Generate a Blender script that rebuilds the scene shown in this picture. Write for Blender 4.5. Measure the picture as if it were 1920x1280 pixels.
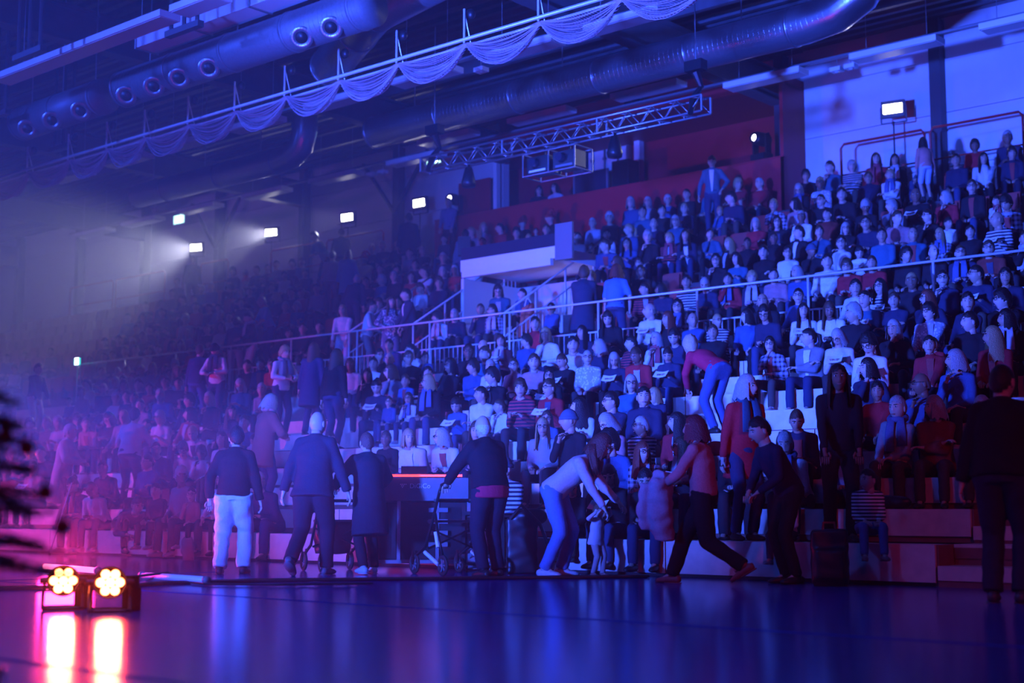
import bpy, bmesh, math, random
import numpy as np
from mathutils import Vector, Matrix, Euler, noise
random.seed(11)
V = Vector
PI = math.pi
rad = math.radians
for _o in list(bpy.data.objects):
    bpy.data.objects.remove(_o)
SC = bpy.context.scene
COL = bpy.data.collections.new('hall')
SC.collection.children.link(COL)
LAYER = bpy.context.view_layer.layer_collection.children['hall']
LAYER.exclude = True          # keeps the dependency graph small while meshes are made; switched on again at the end

# ------------------------------------------------------------------ camera
cam = bpy.data.cameras.new('camera')
cam.sensor_width = 36.0
cam.lens = 2667 / 1920 * 36.0
cam.clip_end = 200
cam.dof.use_dof = True
cam.dof.focus_distance = 17.0
cam.dof.aperture_fstop = 1.15
CAM = bpy.data.objects.new('camera', cam)
COL.objects.link(CAM)
CAM.location = (0, 0, 0.70)
CAM.rotation_euler = (rad(90 + 6.736), 0, rad(41.3))
SC.camera = CAM

# ------------------------------------------------------------------ world and exposure
W = bpy.data.worlds.new('world')
SC.world = W
W.use_nodes = True
W.node_tree.nodes['Background'].inputs[0].default_value = (0.006, 0.03, 0.42, 1)  # added even blue fill, standing in for bounced light in the hall
W.node_tree.nodes['Background'].inputs[1].default_value = 0.26
SC.view_settings.view_transform = 'Standard'
SC.view_settings.look = 'None'
SC.view_settings.gamma = 1
SC.view_settings.use_curve_mapping = False
SC.view_settings.exposure = 0.0
SC.cycles.max_bounces = 3
SC.cycles.diffuse_bounces = 1
SC.cycles.glossy_bounces = 2
SC.cycles.volume_bounces = 0
SC.cycles.adaptive_threshold = .15
SC.cycles.adaptive_min_samples = 16
SC.cycles.caustics_reflective = False
SC.cycles.caustics_refractive = False
SC.cycles.sample_clamp_indirect = 12.0

# ------------------------------------------------------------------ stage lamps and added unseen fill spots
def lamp(name, kind, loc, aim, energy, color, size=0.5, spot=60, blend=0.6, spread=None):
    d = bpy.data.lights.new(name, kind)
    d.energy = energy
    d.color = color
    if kind == 'SPOT':
        d.spot_size = rad(spot); d.spot_blend = blend; d.shadow_soft_size = size
    elif kind == 'AREA':
        d.shape = 'RECTANGLE'; d.size = size; d.size_y = size * .5
        if spread: d.spread = rad(spread)
    else:
        d.shadow_soft_size = size
    o = bpy.data.objects.new(name, d)
    COL.objects.link(o)
    o.location = loc
    o.rotation_euler = (V(aim) - V(loc)).to_track_quat('-Z', 'Y').to_euler()
    return o
BLUE = (0.032, 0.09, 1.0)
lamp('blue_floor_fill', 'SPOT', (-8, 3.5, 9.3), (-8, 6, 0), 1900, (.01, .10, 1.0), .5, 80, .9)  # added unseen fill spot that keeps the floor blue
lamp('blue_wash', 'SPOT', (-30, -2, 9.4), (-17.5, 18.5, 4.0), 23000, BLUE, .5, 46, .9)
lamp('blue_wash', 'SPOT', (-14, -6, 9.5), (-16, 22, 7.0), 17000, BLUE, .6, 42, .8)
lamp('blue_wash', 'SPOT', (-33, 1, 7.0), (-23, 15.5, 2.2), 6500, BLUE, .6, 44, .9)
lamp('blue_wall_fill', 'SPOT', (-9, -4, 2.0), (-14, 26.5, 8.2), 125000, BLUE, .5, 46, .9)  # added unseen fill spot behind the camera, brightens the back wall
lamp('red_wash', 'SPOT', (3, -3, 6.0), (-14, 20, 4.0), 150, (1.0, 0.02, 0.10), .5, 80, .9)
lamp('red_side_lamp', 'SPOT', (5, 4, 5.0), (-6.6, 13.0, 1.0), 800, (1.0, 0.04, 0.08), .3, 34, .9)
lamp('red_wash', 'SPOT', (-26, 5.0, .5), (-23.5, 13, .4), 4200, (1.0, 0.0, 0.14), .2, 56, .9)
lamp('purple_haze_fill', 'SPOT', (-46, 4, 7.0), (-40, 26, 5.0), 3600, (.42, .16, 1.0), .4, 70, .9)  # added unseen fill spot, tints the far haze purple
# ------------------------------------------------------------------ mesh helpers
class MB:
    def __init__(s):
        s.v = []; s.f = []; s.m = []
    def add(s, vs, fs, mat=0):
        b = len(s.v)
        s.v += [tuple(p) for p in vs]
        s.f += [tuple(i + b for i in f) for f in fs]
        s.m += [mat] * len(fs)
        return s
    def box(s, c, d, rot=None, mat=0):
        x, y, z = d[0] / 2, d[1] / 2, d[2] / 2
        vs = [V((a, b, e)) for a in (-x, x) for b in (-y, y) for e in (-z, z)]
        if rot is not None: vs = [rot @ p for p in vs]
        return s.add([p + V(c) for p in vs], [(0, 1, 3, 2), (4, 6, 7, 5), (0, 4, 5, 1), (2, 3, 7, 6), (0, 2, 6, 4), (1, 5, 7, 3)], mat)
    def b2(s, lo, hi, mat=0):
        return s.box([(a + b) / 2 for a, b in zip(lo, hi)], [abs(b - a) for a, b in zip(lo, hi)], None, mat)
    def loft(s, rings, n=12, mat=0, caps=True):
        vs = []
        for c, u, w, ru, rw in rings:
            for k in range(n):
                a = 2 * PI * k / n
                vs.append(c + u * (ru * math.cos(a)) + w * (rw * math.sin(a)))
        fs = []
        for i in range(len(rings) - 1):
            for k in range(n):
                k2 = (k + 1) % n
                fs.append((i * n + k, i * n + k2, (i + 1) * n + k2, (i + 1) * n + k))
        if caps:
            fs.append(tuple(range(n - 1, -1, -1)))
            fs.append(tuple((len(rings) - 1) * n + k for k in range(n)))
        return s.add(vs, fs, mat)
    def limb(s, a, b, ra, rb, n=10, mat=0):
        a, b = V(a), V(b)
        d = (b - a)
        if d.length < 1e-6: return s
        d.normalize()
        u = d.orthogonal().normalized(); w = d.cross(u)
        return s.loft([(a, u, w, ra, ra), (b, u, w, rb, rb)], n, mat)
    def tube(s, pts, r, n=8, mat=0, closed=False):
        pts = [V(p) for p in pts]
        rs = r if isinstance(r, (list, tuple)) else [r] * len(pts)
        rings = []
        u = None
        for i, p in enumerate(pts):
            a = pts[max(i - 1, 0)] if not closed else pts[i - 1]
            b = pts[min(i + 1, len(pts) - 1)] if not closed else pts[(i + 1) % len(pts)]
            d = (b - a).normalized()
            if u is None: u = d.orthogonal().normalized()
            else:
                u = (u - d * u.dot(d))
                u = u.normalized() if u.length > 1e-6 else d.orthogonal().normalized()
            rings.append((p, u, d.cross(u), rs[i], rs[i]))
        if closed: rings.append(rings[0])
        return s.loft(rings, n, mat, not closed)
    def ball(s, c, r, nu=10, nv=7, mat=0, rot=None):
        if not isinstance(r, (tuple, list)): r = (r, r, r)
        vs = []; fs = []
        c = V(c)
        def P(x, y, z):
            p = V((x * r[0], y * r[1], z * r[2]))
            return c + (rot @ p if rot is not None else p)
        vs.append(P(0, 0, -1))
        for j in range(1, nv):
            t = -PI / 2 + PI * j / nv
            for k in range(nu):
                a = 2 * PI * k / nu
                vs.append(P(math.cos(t) * math.cos(a), math.cos(t) * math.sin(a), math.sin(t)))
        vs.append(P(0, 0, 1))
        for k in range(nu):
            fs.append((0, 1 + (k + 1) % nu, 1 + k))
            for j in range(nv - 2):
                a = 1 + j * nu
                fs.append((a + k, a + (k + 1) % nu, a + nu + (k + 1) % nu, a + nu + k))
            a = 1 + (nv - 2) * nu
            fs.append((a + k, a + (k + 1) % nu, len(vs) - 1))
        return s.add(vs, fs, mat)
    def lathe(s, prof, c=(0, 0, 0), n=20, mat=0, rot=None):
        c = V(c); vs = []; fs = []
        for r, z in prof:
            for k in range(n):
                a = 2 * PI * k / n
                p = V((r * math.cos(a), r * math.sin(a), z))
                vs.append(c + (rot @ p if rot is not None else p))
        for i in range(len(prof) - 1):
            for k in range(n):
                fs.append((i * n + k, i * n + (k + 1) % n, (i + 1) * n + (k + 1) % n, (i + 1) * n + k))
        return s.add(vs, fs, mat)
    def prism(s, poly, axis, a, b, mat=0):
        # poly: 2-D points, extruded along axis 0/1/2 from a to b
        def P(p, t):
            q = list(p); q.insert(axis, t); return q
        n = len(poly)
        vs = [P(p, a) for p in poly] + [P(p, b) for p in poly]
        fs = [(k, (k + 1) % n, n + (k + 1) % n, n + k) for k in range(n)] + [tuple(range(n))[::-1], tuple(range(n, 2 * n))]
        return s.add(vs, fs, mat)
    def mesh(s, name='mesh', smooth=False):
        me = bpy.data.meshes.new(name)
        me.from_pydata(s.v, [], s.f)
        if any(s.m): me.polygons.foreach_set('material_index', s.m)
        bm = bmesh.new(); bm.from_mesh(me)
        bmesh.ops.recalc_face_normals(bm, faces=bm.faces)
        bm.to_mesh(me); bm.free()
        if smooth: me.polygons.foreach_set('use_smooth', [True] * len(me.polygons))
        return me

def link(name, me, mats=None, parent=None, loc=None, rot=None, color=None):
    o = bpy.data.objects.new(name, me)
    COL.objects.link(o)
    if mats is not None and me is not None and not len(me.materials):
        for m in (mats if isinstance(mats, (list, tuple)) else [mats]): me.materials.append(m)
    if parent is not None: o.parent = parent
    if loc is not None: o.location = loc
    if rot is not None: o.rotation_euler = rot
    if color is not None: o.color = color
    return o
def obj(name, mb, mats, parent=None, smooth=False, loc=None, rot=None, color=None):
    return link(name, mb.mesh(name, smooth), mats, parent, loc, rot, color)
def tag(o, label, cat, group=None, kind=None):
    o['label'] = label; o['category'] = cat
    if group: o['group'] = group
    if kind: o['kind'] = kind
    return o
def empty(name, loc=(0, 0, 0), rz=0):
    o = bpy.data.objects.new(name, None); COL.objects.link(o)
    o.location = loc; o.rotation_euler = (0, 0, rz); o.empty_display_size = .1
    return o
ORD = ['zeroth', 'first', 'second', 'third', 'fourth', 'fifth', 'sixth', 'seventh', 'eighth', 'ninth', 'tenth', 'eleventh', 'twelfth', 'thirteenth', 'fourteenth', 'fifteenth', 'sixteenth', 'seventeenth', 'eighteenth', 'nineteenth']
def ordn(n):
    if n < 20: return ORD[n]
    t = ['', '', 'twent', 'thirt', 'fort', 'fift', 'sixt'][n // 10]
    return t + 'ieth' if n % 10 == 0 else t + 'y-' + ORD[n % 10]

# ------------------------------------------------------------------ materials
def mat(name, color, rough=.6, metal=0, spec=.5, bump=0, scale=20, var=0.0, emit=None, estr=0, objcol=False, pattern=None, coat=0):
    m = bpy.data.materials.new(name); m.use_nodes = True
    nt = m.node_tree; N = nt.nodes; L = nt.links
    b = N['Principled BSDF']
    b.inputs['Roughness'].default_value = rough
    b.inputs['Metallic'].default_value = metal
    b.inputs['Specular IOR Level'].default_value = spec
    if coat: b.inputs['Coat Weight'].default_value = coat; b.inputs['Coat Roughness'].default_value = .12
    c = color if len(color) == 4 else (*color, 1)
    b.inputs['Base Color'].default_value = c
    src = None
    if objcol:
        oi = N.new('ShaderNodeObjectInfo'); src = oi.outputs['Color']
    if var or bump or pattern:
        tc = N.new('ShaderNodeTexCoord')
        co = tc.outputs['Object']
    if pattern in ('stripe', 'check', 'knit'):
        sep = N.new('ShaderNodeSeparateXYZ'); L.new(co, sep.inputs[0])
        def wave(sock, k, off=0):
            mu = N.new('ShaderNodeMath'); mu.operation = 'MULTIPLY'; mu.inputs[1].default_value = k; L.new(sock, mu.inputs[0])
            si = N.new('ShaderNodeMath'); si.operation = 'SINE'; L.new(mu.outputs[0], si.inputs[0])
            g = N.new('ShaderNodeMath'); g.operation = 'GREATER_THAN'; g.inputs[1].default_value = off; L.new(si.outputs[0], g.inputs[0])
            return g.outputs[0]
        if pattern == 'stripe': fac = wave(sep.outputs['Z'], 130)
        elif pattern == 'check':
            a = wave(sep.outputs['Z'], 85, .2); e = wave(sep.outputs['X'], 85, .2)
            ad = N.new('ShaderNodeMath'); ad.operation = 'ADD'; L.new(a, ad.inputs[0]); L.new(e, ad.inputs[1])
            ml = N.new('ShaderNodeMath'); ml.operation = 'MULTIPLY'; ml.inputs[1].default_value = .5; L.new(ad.outputs[0], ml.inputs[0]); fac = ml.outputs[0]
        else:
            vo = N.new('ShaderNodeTexVoronoi'); vo.inputs['Scale'].default_value = 28; L.new(co, vo.inputs['Vector'])
            g = N.new('ShaderNodeMath'); g.operation = 'LESS_THAN'; g.inputs[1].default_value = .42; L.new(vo.outputs['Distance'], g.inputs[0]); fac = g.outputs[0]
        mx = N.new('ShaderNodeMix'); mx.data_type = 'RGBA'
        L.new(fac, mx.inputs['Factor'])
        if src is not None: L.new(src, mx.inputs['A'])
        else: mx.inputs['A'].default_value = c
        mx.inputs['B'].default_value = (.02, .02, .035, 1) if pattern != 'knit' else (.6, .6, .62, 1)
        src = mx.outputs['Result']
    if var:
        nz = N.new('ShaderNodeTexNoise'); nz.inputs['Scale'].default_value = scale; nz.inputs['Detail'].default_value = 3
        L.new(co, nz.inputs['Vector'])
        mr = N.new('ShaderNodeMapRange'); mr.inputs['From Min'].default_value = .3; mr.inputs['From Max'].default_value = .7
        mr.inputs['To Min'].default_value = 1 - var; mr.inputs['To Max'].default_value = 1 + var
        L.new(nz.outputs['Fac'], mr.inputs['Value'])
        hs = N.new('ShaderNodeHueSaturation')
        if src is not None: L.new(src, hs.inputs['Color'])
        else: hs.inputs['Color'].default_value = c
        L.new(mr.outputs[0], hs.inputs['Value'])
        src = hs.outputs[0]
    if src is not None: L.new(src, b.inputs['Base Color'])
    if bump:
        nz = N.new('ShaderNodeTexNoise'); nz.inputs['Scale'].default_value = scale; nz.inputs['Detail'].default_value = 4
        L.new(co, nz.inputs['Vector'])
        bp = N.new('ShaderNodeBump'); bp.inputs['Strength'].default_value = bump; bp.inputs['Distance'].default_value = .02
        L.new(nz.outputs['Fac'], bp.inputs['Height']); L.new(bp.outputs[0], b.inputs['Normal'])
    if emit is not None:
        b.inputs['Emission Color'].default_value = (*emit, 1); b.inputs['Emission Strength'].default_value = estr
    return m
M = {}
M['floor'] = mat('sports floor', (.008, .05, .30), .17, 0, .45, .05, .6, .10)
M['mark'] = mat('court line', (.02, .07, .33), .2)
M['wood'] = mat('birch plywood', (.62, .56, .50), .45, 0, .4, .05, 9, .09)
M['woodred'] = mat('stained plywood', (.24, .09, .08), .5, 0, .4, .05, 9, .12)
M['deck'] = mat('dark deck boards', (.06, .055, .06), .6, 0, .4, .08, 6, .15)
M['plinth'] = mat('black plinth', (.012, .012, .014), .6)
M['wall'] = mat('white wall panel', (.62, .62, .64), .6, 0, .3, .03, 3, .03)
M['red'] = mat('red lacquered board', (.40, .012, .02), .45, 0, .4, .02, 4, .05)
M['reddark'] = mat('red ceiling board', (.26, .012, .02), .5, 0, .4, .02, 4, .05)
M['redrail'] = mat('red painted tube', (.35, .02, .02), .4)
M['steel'] = mat('galvanised steel', (.36, .36, .38), .38, .8, .5, .05, 30, .08)
M['duct'] = mat('spiral duct', (.42, .43, .46), .3, .85, .5, .06, 40, .08)
M['rail'] = mat('brushed steel rail', (.66, .66, .68), .4, .25)
M['beam'] = mat('grey painted beam', (.10, .10, .11), .55, 0, .4, .03, 5, .1)
M['roof'] = mat('corrugated roof sheet', (.12, .12, .13), .5, .2, .4, .03, 5, .1)
M['col'] = mat('dark column', (.05, .05, .06), .5)
M['lightbox'] = mat('white enamel', (.72, .72, .74), .4)
M['diffuser'] = mat('prismatic diffuser', (.5, .5, .52), .3)
M['black'] = mat('black plastic', (.012, .012, .014), .42, 0, .5, .03, 30)
M['blackmetal'] = mat('black metal', (.02, .02, .022), .35, .5)
M['grey'] = mat('grey casing', (.16, .16, .18), .45, 0, .4, .02, 20, .05)
M['white'] = mat('white paint', (.75, .75, .76), .5, 0, .4, .02, 15, .04)
M['paper'] = mat('white paper', (.8, .8, .8), .8)
M['net'] = mat('white cord', (.46, .30, .36), .9)
M['ductdark'] = mat('dull grey duct', (.15, .15, .17), .5, .3, .4, .05, 30, .1)
M['panelgrey'] = mat('grey console panel', (.15, .15, .17), .5, 0, .4, .02, 20, .04)
M['ledw'] = mat('white led', (1, 1, 1), .4, emit=(1.0, .93, .86), estr=38)
M['parred'] = mat('red led lens', (1, .3, .2), .3, emit=(1.0, .16, .05), estr=30)
M['strip'] = mat('red led strip', (1, .2, .1), .3, emit=(1.0, .05, .05), estr=3.5)
M['sign'] = mat('exit sign face', (.6, 1, .9), .4, emit=(.45, 1.0, .9), estr=3.2)
M['signw'] = mat('exit sign pictogram', (1, 1, 1), .4, emit=(.9, 1.0, 1.0), estr=7)
M['green'] = mat('green led', (.2, 1, .1), .4, emit=(.25, 1.0, .1), estr=6)
M['teal'] = mat('teal led', (.1, 1, .9), .4, emit=(.05, 1.0, .8), estr=1.5)
M['lensw'] = mat('lit lens', (1, 1, 1), .3, emit=(.95, .9, 1.0), estr=9)
M['tubelit'] = mat('lit pink tube', (1, .6, .8), .35, emit=(1.0, .25, .55), estr=1.6)
M['tubew'] = mat('frosted tube', (.8, .8, .82), .35)
M['tyre'] = mat('rubber tyre', (.02, .02, .02), .7)
M['glass'] = mat('dark glass', (.03, .03, .05), .1, 0, .6)
M['fir'] = mat('fir needles', (.02, .05, .02), .7, 0, .3, 0, 30, .2)
M['bauble'] = mat('red bauble', (.5, .01, .01), .2, .3)
M['seatred'] = mat('red seat shell', (.30, .035, .03), .45, 0, .4, .02, 10, .06)
M['skin'] = mat('skin', (.6, .42, .34), .5, 0, .4, .03, 60, .04, objcol=True)
M['eye'] = mat('eye white', (.6, .6, .6), .3)
M['dark'] = mat('iris and brow', (.015, .012, .01), .5)
M['lip'] = mat('lips', (.32, .14, .13), .5)
M['cloth'] = mat('woven cloth', (.5, .5, .5), .85, 0, .2, .25, 60, .10, objcol=True)
M['stripe'] = mat('striped cloth', (.5, .5, .5), .85, 0, .2, .2, 60, .06, objcol=True, pattern='stripe')
M['check'] = mat('checked cloth', (.5, .5, .5), .85, 0, .2, .2, 60, .06, objcol=True, pattern='check')
M['knit'] = mat('patterned knit', (.5, .5, .5), .85, 0, .2, .2, 60, .06, objcol=True, pattern='knit')
M['hair'] = mat('hair', (.05, .03, .02), .45, 0, .4, .6, 90, .2, objcol=True)
M['shoe'] = mat('shoe leather', (.03, .03, .03), .45, 0, .4, .05, 40, .1, objcol=True)
# ------------------------------------------------------------------ the hall
XL, XR = -58.0, 3.0
def tier(k): return 12.4 + .8 * (k - 1), .38 + .325 * (k - 1)
def deckz(j): return 3.67 + .489 * (j - 1)
def decky(j): return 20.74 + .815 * (j - 1)
tag(obj('floor', MB().b2((XL, -14, -.2), (XR + 6, 30, 0)), M['floor']), 'glossy dark blue sports hall floor in front of the benches', 'floor', kind='structure')
ln = MB()
ln.b2((-30, 3.55, 0), (4, 3.6, .004)); ln.b2((-30, 7.3, 0), (-2, 7.34, .004)); ln.b2((-13.3, 3.6, 0), (-13.25, 10, .004))
tag(obj('trim_1', ln, M['mark']), 'thin pale court lines painted across the hall floor', 'floor marking', kind='structure')

# back wall with separate panels between columns
wb = tag(obj('wall_back', MB().b2((XL, 27.75, 0), (-24.7, 28.0, 11.2)).b2((-15.6, 27.75, 0), (XR, 28.0, 11.2)).b2((-27, 29.0, 6), (-15.6, 29.2, 11.2)).b2((-24.7, 27.75, 10.25), (-15.6, 29.0, 11.2)), M['wall']),
         'white panelled back wall behind the top row, washed in blue light', 'wall', kind='structure')
colx = [-12.38, -16.09, -28.48, -32.54, -36.68, -40.78, -44.8, -48.9, -8.3, -4.2]
edges = sorted([XL, -24.7] + [x for x in colx if x < -24.7]), sorted([-15.6, XR] + [x for x in colx if x > -15.6])
pm = {}
for E_ in edges:
    for a, b in zip(E_, E_[1:]):
        w = round(b - a - .02, 3)
        for z in (6.6, 7.76, 8.92, 10.08):
            if w not in pm: pm[w] = MB().box((0, 0, 0), (w, .06, 1.145)).mesh('wall_panel')
            link('wall_panel', pm[w], M['wall'], wb, ((a + b) / 2, 27.72, z + .58))
tag(obj('wall_far_end', MB().b2((XL - .2, -10, 0), (XL, 28, 11.2)), M['wall']), 'far end wall lost in purple haze', 'wall', kind='structure')
for i, x in enumerate(colx):
    c = obj('column', MB().b2((x - .12, 27.42, 3), (x + .12, 27.7, 10.9)), M['col'])
    tag(c, 'dark steel column, %s along the white back wall from the stairs end' % ordn(sorted(colx)[::-1].index(x) + 1), 'column', 'columns of the back wall', 'structure')
    if x in (-36.68, -28.48):
        for s in (-1, 1):
            obj('brace', MB().limb((x, 27.4, 9.0), (x + s * 1.3, 27.4, 10.6), .06, .06, 8), M['col'], c)
for x in (-24.3, -20.2):
    tag(obj('column', MB().b2((x - .13, 27.3, 10.26), (x + .13, 27.6, 11)), M['col']), 'dark column stub above the red control room, %s light' % ('below the middle ceiling' if x > -22 else 'beside the end ceiling'), 'column', 'columns of the back wall', 'structure')

# roof
ce = MB()
prof = []
y = -6.0
while y < 28.4:
    prof += [(y, 10.95), (y + .13, 10.95), (y + .17, 11.05), (y + .30, 11.05)]; y += .34
vs = [(XL, a, b) for a, b in prof] + [(XR, a, b) for a, b in prof]
n = len(prof)
ce.add(vs, [(i, i + 1, n + i + 1, n + i) for i in range(n - 1)])
ce.b2((XL, -6, 11.1), (XR, 28.4, 11.2))
tag(obj('ceiling', ce, M['roof']), 'dark corrugated metal roof sheet of the hall', 'ceiling', kind='structure')
for i, x in enumerate((-7.9, -16.09, -24.3, -32.5, -40.7, -48.9)):
    g = MB()
    g.b2((x - .16, -4, 9.75), (x + .16, 27.4, 9.79)).b2((x - .02, -4, 9.79), (x + .02, 27.4, 10.45)).b2((x - .16, -4, 10.45), (x + .16, 27.4, 10.49))
    tag(obj('roof_beam', g, M['beam']), 'deep grey steel roof girder, %s from the stairs end' % ordn(i + 1), 'beam', 'roof girders', 'structure')
for i, y in enumerate((5, 8.5, 11.4, 13.9, 16.9, 19.6, 22.9, 25.2)):
    tag(obj('roof_beam', MB().b2((XL, y - .06, 10.5), (XR, y + .06, 10.52)).b2((XL, y - .012, 10.52), (XR, y + .012, 10.85)).b2((XL, y - .06, 10.85), (XR, y + .06, 10.87)), M['beam']),
        'slim grey roof purlin, %s in from the white back wall' % ordn(8 - i), 'beam', 'roof purlins', 'structure')
for i, (x, y) in enumerate(((-26, 13.8), (-22, 12.2), (-19, 13.2), (-27.2, 16))):
    t = empty('roof_hanger', (x, y, 8.9))
    for s in (0, .35, .7):
        obj('hanger_rod', MB().limb((s, 0, -.5), (s, 0, 1.6), .035, .035, 6), M['col'], t)
    obj('hanger_bar', MB().b2((-.1, -.06, -.55), (.8, .06, -.45)), M['col'], t)
    tag(t, 'dark roof hanger of three rods, %s from the far wall' % ordn([0, 2, 3, 1][i] + 1), 'hanger', 'roof hangers')

# lower wooden bench tiers
TX0, TX1 = -50.0, -5.75
pl_f = MB().box((0, 0, 0), (2.985, .03, .235)).mesh('front_plank')
pl_1 = MB().box((0, 0, 0), (2.985, .03, .315)).mesh('front_plank')
pl_s = MB().box((0, 0, 0), (2.985, .40, .028)).mesh('seat_plank')
for k in range(1, 11):
    yf, z = tier(k)
    zb = 0.0 if k == 1 else tier(k - 1)[1]
    t = empty('bench_tier', (0, yf, 0))
    obj('platform', MB().b2((TX0, .06, max(zb - .3, .03)), (TX1, .82, z - .03)), M['deck'], t)
    obj('end_panel', MB().b2((TX1 - .02, .03, zb), (TX1 + .015, .82, z)), M['woodred'], t)
    obj('riser', MB().b2((TX0, .03, zb + .002), (TX1 - .02, .06, z - .2)), M['woodred'] if k > 1 else M['plinth'], t)
    i = 0
    x = TX1 - 1.5
    while x > TX0:
        if k == 1: link('front_plank', pl_1, M['wood'], t, (x, .015, z - .03 - .155))
        else: link('front_plank', pl_f, M['wood'], t, (x, .015, z - .03 - .115))
        link('seat_plank', pl_s, M['wood'], t, (x, .2, z - .014))
        x -= 3.0
    tag(t, 'long pale plywood bench tier, %s step up from the hall floor' % ordn(k), 'bench', 'bleacher bench tiers')
st = empty('bench_stairs', (-5.15, 12.4, 0))
for k in range(1, 6):
    yf, z = tier(k); zb = 0 if k == 1 else tier(k - 1)[1]
    for q, (a, b) in enumerate((((yf - 12.4) - .0, zb + (z - zb) * .5), ((yf - 12.4) + .36, z))):
        s = obj('step', MB().b2((-.58, a, max(0, b - .5)), (.58, a + .46, b - .03)), M['woodred'], st)
        obj('nosing', MB().b2((-.58, a - .012, b - .03), (.58, a + .46, b)), M['wood'], s)
        obj('tread_edge', MB().b2((-.58, a - .014, b - .13), (.58, a - .001, b - .03)), M['wood'] if q == 0 else M['woodred'], s)
tag(st, 'wooden aisle steps with pale nosings at the end of the benches', 'stairs')
t2 = empty('bench_tier', (0, 12.4, 0))
obj('platform', MB().b2((-4.55, .03, 0), (2, .8, .36)).b2((-4.55, .83, 0), (2, 1.6, .68)), M['woodred'], t2)
obj('seat_plank', MB().b2((-4.55, 0, .36), (2, .4, .38)).b2((-4.55, .8, .68), (2, 1.2, .705)), M['wood'], t2)
tag(t2, 'short plywood bench block on the other side of the aisle steps', 'bench', 'bleacher bench tiers')

# upper stand
VX0, VX1 = -20.8, -18.35
up = MB()
up.b2((XL, 20.4, 0), (VX0, 20.76, 3.46)).b2((VX1, 20.4, 0), (XR, 20.76, 3.46)).b2((VX0, 20.4, 0), (VX1, 20.76, 3.46))
for j in range(1, 8):
    y0, y1, z = decky(j), decky(j) + .83, deckz(j)
    if 3 <= j <= 4: up.b2((XL, y0, z - 1.2), (VX0 - .08, y1, z)).b2((VX1 + .08, y0, z - 1.2), (XR, y1, z))
    else: up.b2((XL, y0, z - .6), (XR, y1, z))
up.b2((XL, 26.44, 6.2), (XR, 27.75, 7.09))
tag(obj('floor_upper_stand', up, M['deck']), 'dark stepped deck of the upper stand under the red seats', 'floor', kind='structure')

# doorway (vomitory) in the stand
vm = tag(obj('door_1', MB().b2((VX0 - .08, 22.1, 2.2), (VX0, 24.0, 5.65)).b2((VX0 - .08, 20.76, 2.2), (VX0, 22.1, 3.66)).b2((VX1, 20.76, 2.2), (VX1 + .08, 21.55, 3.66)).b2((VX1, 21.55, 2.2), (VX1 + .08, 22.37, 4.15)).b2((VX1, 22.37, 2.2), (VX1 + .08, 23.18, 4.64)).b2((VX1, 23.18, 2.2), (VX1 + .08, 24.0, 5.12)).b2((VX0, 23.9, 2.2), (VX1, 24.0, 5.65)), M['wall']),
         'pale walled entrance tunnel cut into the middle of the stand', 'doorway', kind='structure')
obj('canopy', MB().b2((VX0 - .1, 22.1, 5.8), (VX1 + .1, 24.05, 6.05)), M['white'], vm)
obj('canopy_edge', MB().b2((VX0 - .02, 22.05, 5.66), (VX1 + .02, 22.15, 5.8)), M['lightbox'], vm)
obj('glass_screen', MB().b2((VX0 - .1, 22.12, 6.06), (VX1 + .1, 22.15, 6.32)), M['glass'], vm)
obj('side_screen', MB().b2((VX1 + .1, 22.1, 5.75), (VX1 + .55, 22.16, 6.5)), M['grey'], vm)
obj('dado', MB().b2((VX0, 23.86, 2.2), (VX1, 23.895, 4.1)), mat('ochre dado', (.5, .28, .05), .6), vm)
obj('tunnel_lamp', MB().b2((-19.15, 23.75, 4.62), (-18.75, 23.85, 4.74)), M['lensw'], vm)
def text(body, size, loc, rot, m, parent, name='lettering', ext=.004):
    c = bpy.data.curves.new(name, 'FONT'); c.body = body; c.size = size; c.extrude = ext
    c.align_x = 'CENTER'; c.align_y = 'CENTER'
    o = bpy.data.objects.new(name, c); SC.collection.objects.link(o)
    dg = bpy.context.evaluated_depsgraph_get()
    me = bpy.data.meshes.new_from_object(o.evaluated_get(dg))
    bpy.data.objects.remove(o)
    me.materials.clear()
    return link(name, me, m, parent, loc, rot)
text('OM2', .16, (-18.95, 23.88, 5.5), (PI / 2, 0, 0), M['dark'], vm)

# railings
def railing(name, label, pts, hi, lo, bottom, step, post_step, m, group='steel railings'):
    a, b = V(pts[0]), V(pts[1])
    t = empty(name, a); d = b - a; L = d.length
    u = d.normalized()
    obj('top_rail', MB().limb((0, 0, hi), d + V((0, 0, hi)), .021, .021, 8), m, t, True)
    obj('middle_rail', MB().limb((0, 0, lo), d + V((0, 0, lo)), .017, .017, 8), m, t, True)
    hz = abs(d.z) < .01
    pm_ = MB().limb((0, 0, bottom), (0, 0, hi), .022, .022, 8).mesh('post', True)
    bm_ = MB().limb((0, 0, bottom), (0, 0, lo), .012, .012, 6).mesh('baluster', True)
    s = 0.0
    while s <= L + .01:
        link('post', pm_, m, t, u * s); s += post_step
    s = step
    while s < L:
        link('baluster', bm_, m, t, u * s); s += step
    return tag(t, label, 'railing', group)
railing('railing', 'long steel railing with balusters along the middle walkway of the stand', ((-33.4, 20.58, 0), (-7.2, 20.58, 0)), 4.51, 3.95, 3.30, .125, 2.18, M['rail'])
for x, lb in ((VX0 - .04, 'sloping stair railing on the far-wall side of the entrance tunnel'), (VX1 + .04, 'sloping stair railing beside the seats next to the entrance tunnel')):
    railing('railing', lb, ((x, 20.62, 3.5), (x, 23.9, 5.46)), 1.02, .55, 0, .15, 1.1, M['rail'])
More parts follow.
